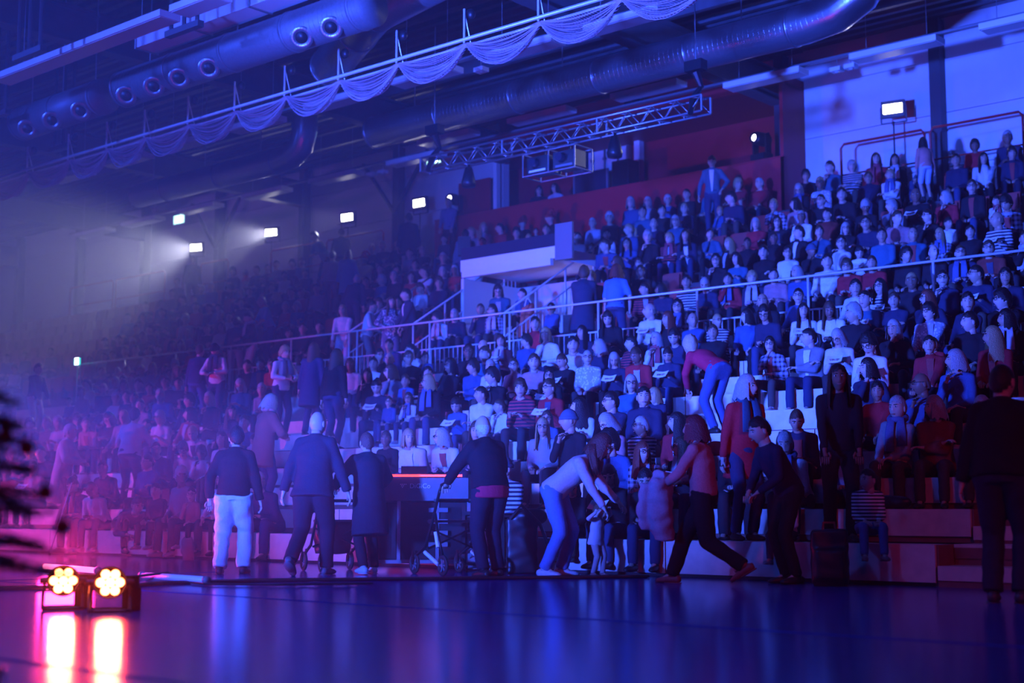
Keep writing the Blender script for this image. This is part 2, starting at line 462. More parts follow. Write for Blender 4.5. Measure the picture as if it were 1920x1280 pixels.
railing('railing', 'lone sloping stair railing among the crowd before the entrance tunnel', ((VX0 - 2.0, 20.62, 3.5), (VX0 - 2.0, 23.1, 5.0)), 1.02, .55, 0, .15, 1.1, M['rail'])
hoops = [(-10.3, -12.2), (-12.32, -14.2), (-28.2, -30.55), (-30.7, -33.05), (-35.1, -36.5), (-38.4, -41.2), (-41.35, -44.0), (-8.1, -10.1)]
for i, (a, b) in enumerate(hoops):
    t = empty('guard_rail', (a, 26.72, 7.09)); w = b - a
    p = [(0, 0, 0), (0, 0, 1.2), (.07 * (1 if w > 0 else -1), 0, 1.28), (w - .07 * (1 if w > 0 else -1), 0, 1.28), (w, 0, 1.2), (w, 0, 0)]
    obj('hoop', MB().tube(p, .027, 8), M['redrail'], t, True)
    obj('middle_bar', MB().limb((0, 0, .62), (w, 0, .62), .018, .018, 8), M['redrail'], t, True)
    for xx in (0, w): obj('foot_plate', MB().box((xx, 0, .005), (.12, .12, .012)), M['redrail'], t)
    o = sorted(hoops, key=lambda h: -h[0]).index((a, b)) + 1
    tag(t, 'dark red tubular guard rail behind the top row, %s from the stairs end' % ordn(o), 'railing', 'red guard rails')

# red control room
rr = tag(obj('wall_control_room', MB().b2((-26.25, 26.75, 6.6), (-15.6, 26.9, 8.36)), M['red']), 'low red parapet of the control room above the top row', 'wall', kind='structure')
obj('parapet_cap', MB().b2((-26.25, 26.73, 8.36), (-15.6, 26.92, 8.385)), M['red'], rr)
obj('back_board', MB().b2((-27, 28.9, 7.0), (-15.6, 28.98, 10.05)), M['red'], rr)
obj('side_board', MB().b2((-15.68, 26.75, 7.0), (-15.6, 28.98, 10.25)), M['red'], rr)
obj('end_board', MB().b2((-25.95, 27.35, 7.0), (-24.82, 27.42, 9.44)), M['red'], rr)
obj('floor_board', MB().b2((-26.2, 26.9, 7.1), (-15.68, 28.95, 7.2)), M['deck'], rr)
obj('ceiling_board', MB().b2((-26.0, 26.8, 10.0), (-15.6, 28.98, 10.06)), M['reddark'], rr)
obj('fascia', MB().b2((-26.05, 26.7, 10.0), (-15.55, 26.8, 10.25)), M['red'], rr)
obj('white_post', MB().b2((-21.0, 28.6, 7.2), (-20.83, 28.8, 10.0)), M['white'], rr)
obj('white_post', MB().b2((-24.78, 27.45, 7.2), (-24.66, 27.6, 10.0)), M['white'], rr)
cb = empty('switch_cabinet', (-21.95, 28.8, 7.2))
obj('back_plate', MB().b2((-.68, 0, .3), (.55, .06, 2.85)), M['white'], cb)
for x in (-.42, .28):
    e = obj('switch_box', MB().b2((x - .22, -.14, 1.68), (x + .22, 0, 2.16)), M['lightbox'], cb)
    obj('display', MB().b2((x - .06, -.15, 1.92), (x + .06, -.141, 2.02)), M['teal'], e)
for x in (-.5, -.1, .33):
    obj('conduit', MB().limb((x, -.06, 2.1), (x, -.06, 2.84), .025, .025, 8).ball((x, -.06, 2.55), .055), M['grey'], cb, True)
obj('door_frame', MB().b2((-.95, -.06, .2), (-.82, .06, 2.9)).b2((.6, -.06, .2), (.68, .06, 2.9)), M['steel'], cb)
obj('open_door', MB().b2((-.8, -.5, .25), (-.76, -.02, 2.8)), M['steel'], cb)
tag(cb, 'white switch cabinet with conduits and two small lit displays in the red room', 'cabinet')
gp = empty('glass_screen', (-21.75, 27.8, 7.2))
obj('pane', MB().b2((-.55, 0, 1.0), (.5, .02, 2.0)), M['glass'], gp)
obj('frame', MB().b2((-.58, -.02, .0), (-.53, .04, 2.0)).b2((.48, -.02, 0), (.53, .04, 2.0)).b2((-.55, -.02, .95), (.5, .04, 1.0)), M['grey'], gp)
tag(gp, 'framed dark glass screen above the red parapet', 'screen')
sp = empty('loudspeaker', (-20.75, 27.9, 7.2))
obj('cabinet_body', MB().b2((-.26, -.22, 1.2), (.26, .2, 2.1)), M['black'], sp)
obj('grille', MB().b2((-.22, -.235, 1.25), (.22, -.221, 2.05)), M['blackmetal'], sp)
obj('stand', MB().b2((-.2, -.15, 0), (.2, .15, 1.2)), M['black'], sp)
tag(sp, 'black loudspeaker beside the switch cabinet in the red room', 'speaker')
Z_ = V((0, 0, 1))
# ------------------------------------------------------------------ overhead services
def duct(name, label, pts, r, flanges=2.2, m='duct', nozz=()):
    t = empty(name, pts[0]); a = V(pts[0])
    P = [V(p) - a for p in pts]
    obj('pipe', MB().tube(P, r, 28), M[m], t, True)
    seam = MB(); fl = MB()
    for p, q in zip(P, P[1:]):
        d = q - p; L = d.length; u = d.normalized()
        w = u.orthogonal().normalized(); x = u.cross(w)
        s = 0.06
        while s < L:
            c = p + u * s
            seam.loft([(c - u * .006, w, x, r + .0005, r + .0005), (c, w, x, r + .003, r + .003), (c + u * .006, w, x, r + .0005, r + .0005)], 24, 0, False); s += .11
        if L > 1.5:
            s = .05
            while s < L:
                c = p + u * s
                obj('flange', MB().loft([(c - u * .03, w, x, r + .001, r + .001), (c - u * .028, w, x, r + .014, r + .014), (c + u * .028, w, x, r + .014, r + .014), (c + u * .03, w, x, r + .001, r + .001)], 28, 0, False), M[m], t, True)
                s += flanges
    obj('spiral_seam', seam, M[m], t, True)
    for p, q in zip(P, P[1:]):
        d = q - p
        if abs(d.z) < .3 * d.length and d.length > 1.5:
            for f in (.12, .5, .88):
                c = p + d * f; obj('strap', MB().limb(c + Z_ * (r - .01), V((c.x, c.y, 10.97 - a.z)), .012, .012, 6), M['steel'], t)
    for c, d in nozz:
        c = V(c) - a; d = V(d).normalized()
        w = d.orthogonal().normalized(); x = d.cross(w)
        nz = MB().loft([(c, w, x, .10, .10), (c + d * (r + .08), w, x, .115, .115), (c + d * (r + .14), w, x, .19, .19), (c + d * (r + .155), w, x, .19, .19), (c + d * (r + .14), w, x, .10, .10), (c + d * (r + .03), w, x, .09, .09)], 20, 0, True)
        obj('nozzle', nz, M['steel'], t, True)
        obj('nozzle_throat', MB().loft([(c + d * (r + .08), w, x, .098, .098), (c + d * (r + .143), w, x, .098, .098)], 18), M['black'], t, True)
    return tag(t, label, 'duct', 'ventilation ducts')
duct('air_duct', 'big spiral air duct running above the stand and bending up at its end',
     [(-23.6, 22, 9.34), (-12.3, 22, 9.34), (-11.7, 22, 9.41), (-11.25, 22, 9.63), (-10.95, 22, 10.05), (-10.85, 22, 10.9)], .36)
duct('air_duct', 'short air duct end in the roof corner above the stairs end', [(-9.75, 22, 10.15), (-8.2, 22, 10.15)], .36)
duct('air_duct', 'spiral duct elbow dropping from the roof beside the netting', [(-24.85, 21, 10.9), (-24.85, 21, 9.4), (-24.97, 21, 9.07), (-25.3, 21, 8.9), (-25.75, 21, 8.85), (-31.5, 21, 8.85)], .3)
duct('air_duct', 'spiral duct crossing under the roof near the projector frame', [(-20.6, 18.0, 9.32), (-17.6, 16.4, 9.32), (-15.2, 15.9, 9.32)], .38)
nd = [(x, 14.5, 8.42) for x in (-25.45, -24.55, -23.55, -21.7, -20.6)]
duct('air_duct', 'grey duct with round jet nozzles, dark at its far end', [(-25.9, 14.5, 8.42), (-22.9, 14.5, 8.42)], .33, 1.4, 'ductdark', [(p, (.55, -.6, -.6)) for p in nd[:3]])
duct('air_duct', 'grey duct with round jet nozzles beside the long roof light', [(-22.3, 14.5, 8.42), (-15.6, 14.5, 8.42)], .33, 1.6, 'ductdark', [((x, 14.5, 8.42), (.55, -.6, -.6)) for x in (-22.05, -21.2, -20.45, -19.6, -17.2, -16.5)])
t = empty('supply_duct', (-21.2, 14.2, 8.85))
obj('casing', MB().b2((0, -.2, 0), (6.4, .25, .32)), M['lightbox'], t)
for x in (0, 1.6, 3.2, 4.8, 6.4): obj('collar', MB().b2((x - .02, -.22, -.02), (x + .02, .27, .34)), M['steel'], t)
tag(t, 'pale rectangular supply duct above the nozzle duct', 'duct', 'ventilation ducts')

def fixture(x, y, z, L, label, dark=False):
    t = empty('ceiling_light', (x, y, z))
    obj('housing', MB().b2((-L / 2, -.2, 0), (L / 2, .2, .11)), M['lightbox'], t)
    obj('diffuser', MB().b2((-L / 2 + .03, -.17, -.012), (L / 2 - .03, .17, 0)), M['diffuser'], t)
    for s in (-L * .35, L * .35): obj('suspension_wire', MB().limb((s, 0, .1), (s, 0, 10.5 - z), .006, .006, 5), M['steel'], t)
    tag(t, label, 'ceiling light', 'unlit box lights under the roof')
la = sorted([-9.1, -11.66, -14.49, -24.41, -27.35, -30.18, -33.17, -36.0, -38.6])[::-1]
for i, x in enumerate(la): fixture(x, 24.2, 9.22, 1.75, 'unlit white box light near the back wall, %s from the stairs end' % ordn(i + 1))
for i, x in enumerate((-17.38, -20.37, -23.32)): fixture(x, 24.2, 9.56, 1.75, 'unlit white box light above the red control room, %s from the stairs end' % ordn(i + 1))
for i, x in enumerate((-13.71, -15.95, -18.4, -20.95, -23.47, -25.91, -28.19, -30.6)): fixture(x, 18.5, 8.75, 1.55, 'unlit white box light hanging behind the netting, %s from the stairs end' % ordn(i + 1))
for x, L, lb in ((-21.4, 5.3, 'very long unlit box light nearest the far wall'), (-17.95, 1.1, 'short unlit box light segment next to the very long one'), (-16.5, 1.0, 'short unlit box light segment above the nozzle duct')):
    fixture(x, 13.0, 8.55, L, lb)
for y, z, a, b, lb in ((24.2, 9.36, -40, -4, 'thin cable tray linking the box lights near the back wall'), (18.5, 8.9, -32, -12, 'thin cable tray linking the box lights behind the netting')):
    t = empty('cable_tray', (a, y, z)); obj('tray', MB().b2((0, -.05, 0), (b - a, .05, .03)), M['steel'], t); obj('conduit', MB().limb((0, 0, .05), (b - a, 0, .05), .02, .02, 6), M['grey'], t)
    tag(t, lb, 'cable tray')
for i, (x, y, z) in enumerate(((-12.9, 24.2, 9.1), (-12.6, 24.2, 9.1), (-17.0, 18.5, 8.6), (-25.6, 24.2, 9.1), (-26.0, 24.2, 9.1))):
    t = empty('motion_sensor', (x, y, z)); obj('casing', MB().b2((-.11, -.09, 0), (.11, .09, .08)), M['lightbox'], t); obj('lens', MB().ball((0, 0, 0), (.05, .05, .03)), M['diffuser'], t)
    obj('drop_rod', MB().limb((0, 0, .08), (0, 0, .3), .008, .008, 5), M['steel'], t)
    tag(t, 'small white sensor box under the light tray, %s' % ['beside the lamp stand end', 'second of the pair by the stairs end', 'behind the netting', 'first beyond the red room', 'second beyond the red room'][i], 'sensor', 'sensor boxes')

# safety net gathered up on a rail
nx = [-30.6, -29.0, -27.4, -25.8, -24.4, -23.1, -21.7, -20.3, -18.9, -17.5, -16.1, -14.6, -13.1, -11.6, -10.0, -8.4]
t = empty('divider_net', (0, 15.5, 7.85))
obj('rail', MB().limb((nx[0] - 6, 0, .06), (-6, 0, .06), .03, .03, 8), M['rail'], t, True)
obj('rail', MB().limb((nx[0] - 6, .16, .02), (-6, .16, .02), .022, .022, 8), M['rail'], t, True)
for i, x in enumerate(nx):
    h = obj('hanger', MB().limb((x, 0, 0), (x, 0, .55), .018, .018, 6).limb((x, .16, 0), (x, 0, .5), .01, .01, 5), M['rail'], t)
    obj('pulley', MB().ball((x, .14, .5), (.09, .07, .09), 8, 6), M['black'], t, True)
rn = random.Random(4)
for a, b in zip(nx, nx[1:]):
    m_ = MB(); n = 20; w = b - a
    lines = []
    for q in range(n):
        f = q / (n - 1)
        sag = .10 + .36 * f + rn.uniform(-.02, .02); dy = -.10 + .32 * math.sin(f * PI) * (1 if q % 2 else .4)
        pts = []
        for s in range(11):
            u = s / 10
            pts.append(V((a + w * u, dy * math.sin(u * PI) + .05, -4 * sag * u * (1 - u) + .02 - .05 * f)))
        lines.append(pts); m_.tube(pts, .0055, 3)
    for s in range(0, 30):
        u = (s + .5) / 30
        pts = []
        for q in range(n):
            i0 = min(int(u * 10), 9); fr = u * 10 - i0
            p = lines[q][i0].lerp(lines[q][i0 + 1], fr); p = p + V((.03 * (1 if q % 2 else -1), 0, 0)); pts.append(p)
        m_.tube(pts, .0045, 3)
    obj('net_swag', m_, M['net'], t)
tag(t, 'white divider net gathered in swags along a roof rail', 'net')

# lighting truss with projector frame
t = empty('lighting_truss', (-19.9, 20.0, 7.45)); TL = 6.75
for y in (-.14, .14):
    for z in (0, .28): obj('chord', MB().limb((0, y, z), (TL, y, z), .021, .021, 10), M['steel'], t, True)
n = 26
bl = MB().limb((0, 0, 0), (TL / n, 0, .28), .011, .011, 6).mesh('brace', True)
bd = MB().limb((0, 0, .28), (TL / n, 0, 0), .011, .011, 6).mesh('brace', True)
bh = MB().limb((0, -.14, 0), (TL / n, .14, 0), .011, .011, 6).mesh('brace', True)
for i in range(n):
    for y in (-.14, .14): link('brace', bl if (i + (y > 0)) % 2 else bd, M['steel'], t, (i * TL / n, y, 0))
    link('brace', bh, M['steel'], t, (i * TL / n, 0, .28 if i % 2 else 0))
for x in (0, 2.2, 4.5, TL): obj('end_frame', MB().limb((x, -.14, 0), (x, -.14, .28), .022, .022, 8).limb((x, .14, 0), (x, .14, .28), .022, .022, 8), M['steel'], t)
for x in (.25, TL - .2):
    c = obj('clamp', MB().tube([(x, -.18, -.02), (x - .05, 0, .3), (x + .04, .1, .5), (x, 0, .75)], [.05, .07, .05, .08], 8).box((x, 0, .85), (.35, .2, .18)), M['black'], t)
    obj('chain', MB().limb((x, 0, .9), (x, 0, 3.0), .012, .012, 5), M['steel'], c)
tag(t, 'silver box truss hung in front of the red control room', 'truss')
t = empty('projector', (-16.45, 20.0, 7.4))
fr = MB()
for x in (-.62, 0, .62):
    for y in (-.26, .26): fr.limb((x, y, -.1), (x, y, -.52), .016, .016, 6)
for z in (-.1, -.52):
    for y in (-.26, .26): fr.limb((-.62, y, z), (.62, y, z), .016, .016, 6)
    for x in (-.62, 0, .62): fr.limb((x, -.26, z), (x, .26, z), .016, .016, 6)
obj('cage', fr, M['steel'], t)
for x in (-.32, .32):
    b = obj('projector_body', MB().b2((x - .26, -.2, -.46), (x + .26, .2, -.16)), M['black'], t)
    obj('lens', MB().lathe([(.0, .1), (.08, .1), (.09, 0), (.1, 0)], (x - .05, -.2, -.28), 18, 0, Matrix.Rotation(PI / 2, 3, 'X')), M['glass'], b)
    obj('label_strip', MB().b2((x - .2, -.206, -.45), (x + .2, -.201, -.41)), M['white'] if x < 0 else M['grey'], b)
for x in (-.3, .3): obj('hook', MB().limb((x, 0, .05), (x, 0, -.12), .02, .02, 6), M['black'], t)
tag(t, 'twin projector in a steel cage hung under the truss', 'projector')
for x, lb in ((-18.75, 'small black loudspeaker hung near the end of the truss by the exit sign'), (-15.15, 'small black loudspeaker hung under the truss beside the projector cage')):
    t = empty('hanging_speaker', (x, 20.05, 7.42))
    obj('cabinet_body', MB().lathe([(0, -.02), (.07, -.03), (.15, -.34), (.13, -.42), (0, -.43)], (0, 0, 0), 14), M['black'], t, True)
    obj('bracket', MB().limb((0, 0, .05), (0, 0, -.04), .02, .02, 6), M['blackmetal'], t)
    tag(t, lb, 'speaker', 'hanging speakers')

# exit signs
def exit_sign(x, y, z, w, label):
    t = empty('exit_sign', (x, y, z))
    obj('casing', MB().b2((-w / 2 - .03, 0, -w * .25 - .02), (w / 2 + .03, .06, w * .25 + .02)), M['lightbox'], t)
    obj('face', MB().b2((-w / 2, -.012, -w * .25), (w / 2, 0, w * .25)), M['sign'], t)
    s = w / .5
    pg = MB()
    def bar(a, b, r): pg.limb((a[0] * s, -.016, a[1] * s), (b[0] * s, -.016, b[1] * s), r * s, r * s, 6)
    pg.ball((-.06 * s, -.016, .085 * s), (.02 * s, .006, .02 * s), 8, 5)
    bar((-.05, .06), (-.09, -.01), .018); bar((-.09, -.01), (-.05, -.04), .013); bar((-.05, -.04), (-.06, -.09), .012)
    bar((-.09, -.01), (-.14, -.05), .013); bar((-.14, -.05), (-.18, -.05), .012); bar((-.05, .05), (-.01, .02), .01); bar((-.06, .05), (-.11, .03), .01)
    pg.b2((.06 * s, -.02, -.1 * s), (.15 * s, -.013, .09 * s))
    bar((.2, 0), (.23, 0), .012)
    obj('pictogram', pg, M['signw'], t)
    obj('hanger', MB().limb((0, .03, w * .25), (0, .03, 10.97 - z), .01, .01, 5), M['steel'], t)
    tag(t, label, 'exit sign', 'lit emergency exit signs')
exit_sign(-38.55, 27.3, 10.17, .55, 'lit exit sign on the hazy far part of the back wall')
exit_sign(-26.1, 26.55, 10.0, .5, 'lit exit sign behind the end of the truss')
t = empty('exit_sign', (-33.0, 20.3, 4.55)); obj('face', MB().b2((-.06, -.02, -.09), (.09, 0, .09)), M['signw'], t); obj('casing', MB().b2((-.12, 0, -.09), (.1, .05, .09)), M['teal'], t)
obj('bracket', MB().limb((0, .1, -.1), (0, .2, -1.2), .02, .02, 6), M['steel'], t)
tag(t, 'small lit sign above the walkway at the hazy end of the railing', 'exit sign', 'lit emergency exit signs')

# white LED panels on stands behind the top row
for i, (x, lit) in enumerate(((-13.12, 1), (-27.06, 1), (-29.97, 1), (-33.37, 1), (-37.13, 1))):
    z0 = 7.09
    t = empty('led_panel', (x, 27.0, z0))
    aim = V((-26, 0, 3)) - V((x, 27, 9)); ang = math.atan2(aim.x, -aim.y)
    if i == 0: ang = rad(12)
    R = Matrix.Rotation(ang, 3, 'Z') @ Matrix.Rotation(rad(6), 3, 'X')
    def rot(mb): mb.v = [tuple(R @ V(p) + V((0, 0, 1.92))) for p in mb.v]; return mb
    hb = obj('panel_housing', rot(MB().b2((-.24, -.05, -.17), (.24, .08, .17))), M['black'], t)
    cell = MB()
    for a in range(8):
        for b in range(4): cell.box((-.175 + a * .05, -.056, -.075 + b * .05), (.043, .01, .043))
    obj('led_cells', rot(cell), M['ledw'], hb)
    obj('barn_door', rot(MB().b2((-.24, -.2, -.2), (.24, -.05, -.185))), M['black'], hb)
    obj('yoke', rot(MB().b2((-.27, -.02, -.28), (-.25, .03, .05)).b2((.25, -.02, -.28), (.27, .03, .05)).b2((-.27, -.02, -.3), (.27, .03, -.28))), M['blackmetal'], t)
    obj('pole', MB().limb((0, 0, .35), (0, 0, 1.65), .02, .016, 8), M['blackmetal'], t)
    for k in range(3):
        a = k * 2 * PI / 3 + .5
        obj('leg', MB().limb((0, 0, .75), (.32 * math.cos(a), .32 * math.sin(a), 0), .014, .014, 6).limb((0, 0, .4), (.18 * math.cos(a), .18 * math.sin(a), .33), .009, .009, 5), M['blackmetal'], t)
    tag(t, ['bright white LED panel on a stand by the red guard rail, nearest the stairs end', 'white LED panel half hidden by a man beside the control room', 'bright white LED panel next beyond the dark coated man', 'bright white LED panel behind the hazy top row, second from the far end', 'bright white LED panel farthest along the hazy top row'][i], 'LED panel', 'white LED panels on stands')
    p = V((x, 27, z0 + 1.92)) + R @ V((0, -.12, 0))
    lamp('panel_beam', 'SPOT', p, p + V((aim.x, aim.y, aim.z * 1.4)), (500, 500, 900, 2200, 2600)[i], (.80, .82, 1.0), .15, 48, .9)

# moving heads on the parapet
def moving_head(x, y, z, ang, label):
    t = empty('moving_head', (x, y, z), ang)
    obj('base', MB().b2((-.2, -.15, 0), (.2, .15, .13)), M['black'], t)
    for s in (-1, 1): obj('yoke_arm', MB().prism([(-.07, .13), (.09, .13), (.1, .5), (.02, .6), (-.08, .55)], 0, s * .21, s * .17), M['black'], t)
    h = obj('head', MB().lathe([(0, .22), (.12, .22), (.15, .16), (.155, -.1), (.12, -.22), (0, -.24)], (0, 0, .48), 18, 0, Matrix.Rotation(PI / 2, 3, 'X')), M['black'], t, True)
    obj('lens', MB().lathe([(0, .0), (.075, 0.0)], (0, -.226, .48), 16, 0, Matrix.Rotation(PI / 2, 3, 'X')).box((0, -.224, .48), (.05, .004, .05)), M['lensw'] if True else M['glass'], h)
    obj('lens_rim', MB().lathe([(.076, -.01), (.08, .03), (.12, .03), (.12, -.02)], (0, -.22, .48), 18, 0, Matrix.Rotation(PI / 2, 3, 'X')), M['blackmetal'], h, True)
    tag(t, label, 'moving light', 'moving head lights')
    return t
moving_head(-25.6, 26.83, 8.385, rad(8), 'black moving head light on the end of the red parapet')
moving_head(-16.2, 26.83, 8.385, rad(-12), 'black moving head light on the parapet against the red side wall')

# empty red folding seats of the upper stand
def make_seat():
    t = empty('folding_seat')
    obj('backrest', MB().prism([(.13, .30), (.17, .30), (.21, .72), (.17, .73)], 0, -.22, .22), M['seatred'], t)
    obj('seat', MB().prism([(.08, .34), (.13, .34), (.15, .68), (.10, .69)], 0, -.2, .2), M['seatred'], t)
    for s in (-1, 1): obj('bracket', MB().b2((s * .21 - .015, .1, 0), (s * .21 + .015, .2, .42)), M['blackmetal'], t)
    return t
def copy_tree(o, loc, rz=None):
    c = o.copy(); COL.objects.link(c); c.location = loc
    if rz is not None: c.rotation_euler = (0, 0, rz)
    for ch in o.children:
        d = ch.copy(); COL.objects.link(d); d.parent = c; d.matrix_parent_inverse = ch.matrix_parent_inverse
        for g in ch.children:
            e = g.copy(); COL.objects.link(e); e.parent = d
    return c
# ------------------------------------------------------------------ people
def remesh(mb, voxel, smooth=3, wrinkle=0.0, seed=0):
    me = mb.mesh('tmp')
    o = bpy.data.objects.new('tmp', me); SC.collection.objects.link(o)
    r = o.modifiers.new('r', 'REMESH'); r.mode = 'VOXEL'; r.voxel_size = voxel
    if smooth:
        s = o.modifiers.new('s', 'SMOOTH'); s.iterations = smooth; s.factor = .5
    dg = bpy.context.evaluated_depsgraph_get()
    ev = o.evaluated_get(dg); m2 = ev.to_mesh()
    n = len(m2.vertices); co = np.empty(n * 3, np.float32); m2.vertices.foreach_get('co', co)
    nl = len(m2.loops); vi = np.empty(nl, np.int32); m2.loops.foreach_get('vertex_index', vi)
    ls = np.empty(len(m2.polygons), np.int32); m2.polygons.foreach_get('loop_start', ls)
    lt = np.empty(len(m2.polygons), np.int32); m2.polygons.foreach_get('loop_total', lt)
    co = co.reshape(-1, 3).copy()
    if wrinkle:
        no = np.empty(n * 3, np.float32); m2.vertices.foreach_get('normal', no); no = no.reshape(-1, 3)
        p = co * np.array([17, 17, 26]) + seed
        w = np.sin(p[:, 0] + 1.7 * np.sin(p[:, 2] * .7)) * np.sin(p[:, 2] + 1.3 * np.sin(p[:, 1])) + .5 * np.sin(p[:, 1] * 1.9 + p[:, 2] * .6)
        co += no * (w * wrinkle)[:, None].astype(np.float32)
    faces = [tuple(vi[a:a + b]) for a, b in zip(ls, lt)]
    ev.to_mesh_clear(); bpy.data.objects.remove(o); bpy.data.meshes.remove(me)
    return co, faces
def to_mesh(name, co, faces, mi=None, smooth=True):
    me = bpy.data.meshes.new(name); me.from_pydata([tuple(c) for c in co], [], faces)
    if mi is not None: me.polygons.foreach_set('material_index', mi)
    if smooth: me.polygons.foreach_set('use_smooth', [True] * len(faces))
    me.update()
    return me
def ik(a, t, l1, l2, pole):
    a, t = V(a), V(t); d = t - a; L = d.length
    if L > (l1 + l2) * .999:
        t = a + d.normalized() * (l1 + l2) * .999; d = t - a; L = d.length
    if L < .06:
        t = a + d.normalized() * .06; d = t - a; L = .06
    u = d.normalized(); ca = (l1 * l1 + L * L - l2 * l2) / (2 * l1 * L); ca = max(-1, min(1, ca))
    p = V(pole); p = p - u * p.dot(u)
    p = p.normalized() if p.length > 1e-5 else u.orthogonal().normalized()
    return a + u * (l1 * ca) + p * (l1 * math.sqrt(1 - ca * ca)), t

def head_geo():
    mb = MB(); nu, nv = 28, 18
    def hp(x, y, z):
        p = [x * .075, y * .095, z * .118]
        if z < 0:
            p[0] *= 1 - .34 * (-z) ** 1.6
            if y > 0: p[1] *= 1 - .38 * min(1, -z * 1.3)
            else: p[1] *= 1 - .12 * (-z) ** 2
        X, Y, Z = p
        if y < -.2:
            Y -= .024 * math.exp(-(X / .014) ** 2 - ((Z + .016) / .022) ** 2)
            Y -= .012 * math.exp(-(X / .012) ** 2 - ((Z - .012) / .025) ** 2)
            Y += .015 * math.exp(-((abs(X) - .031) / .016) ** 2 - ((Z - .018) / .014) ** 2)
            Y -= .005 * math.exp(-((Z - .038) / .01) ** 2) * (1 if abs(X) < .05 else .3)
            Y -= .007 * math.exp(-(X / .022) ** 2 - ((Z + .056) / .013) ** 2)
            Y -= .008 * math.exp(-(X / .02) ** 2 - ((Z + .095) / .016) ** 2)
        return (X, Y, Z)
    vs = [hp(0, 0, -1)]
    for j in range(1, nv):
        t = -PI / 2 + PI * j / nv
        for k in range(nu):
            a = 2 * PI * k / nu
            a = a + .28 * math.sin(2 * (a + PI / 2)) * -.5 if False else a
            vs.append(hp(math.cos(t) * math.cos(a), math.cos(t) * math.sin(a), math.sin(t)))
    vs.append(hp(0, 0, 1)); fs = []
    for k in range(nu):
        fs.append((0, 1 + (k + 1) % nu, 1 + k))
        for j in range(nv - 2):
            a = 1 + j * nu; fs.append((a + k, a + (k + 1) % nu, a + nu + (k + 1) % nu, a + nu + k))
        a = 1 + (nv - 2) * nu; fs.append((a + k, a + (k + 1) % nu, len(vs) - 1))
    mb.add(vs, fs, 0)
    for s in (-1, 1):
        mb.ball((s * .076, .012, -.004), (.009, .02, .032), 8, 6, 0)
        mb.ball((s * .031, -.079, .017), (.0135, .008, .0075), 8, 6, 1)
        mb.ball((s * .031, -.0845, .017), (.0072, .004, .0072), 8, 6, 2)
        mb.box((s * .031, -.094, .037), (.034, .010, .006), Matrix.Rotation(-s * .06, 3, 'Y'), 2)
    mb.ball((0, -.0985, -.056), (.023, .006, .0065), 8, 6, 3)
    mb.limb((0, .02, -.06), (0, .03, -.14), .05, .052, 12, 0)
    return np.array(mb.v, np.float32), mb.f, mb.m
HEAD = head_geo()

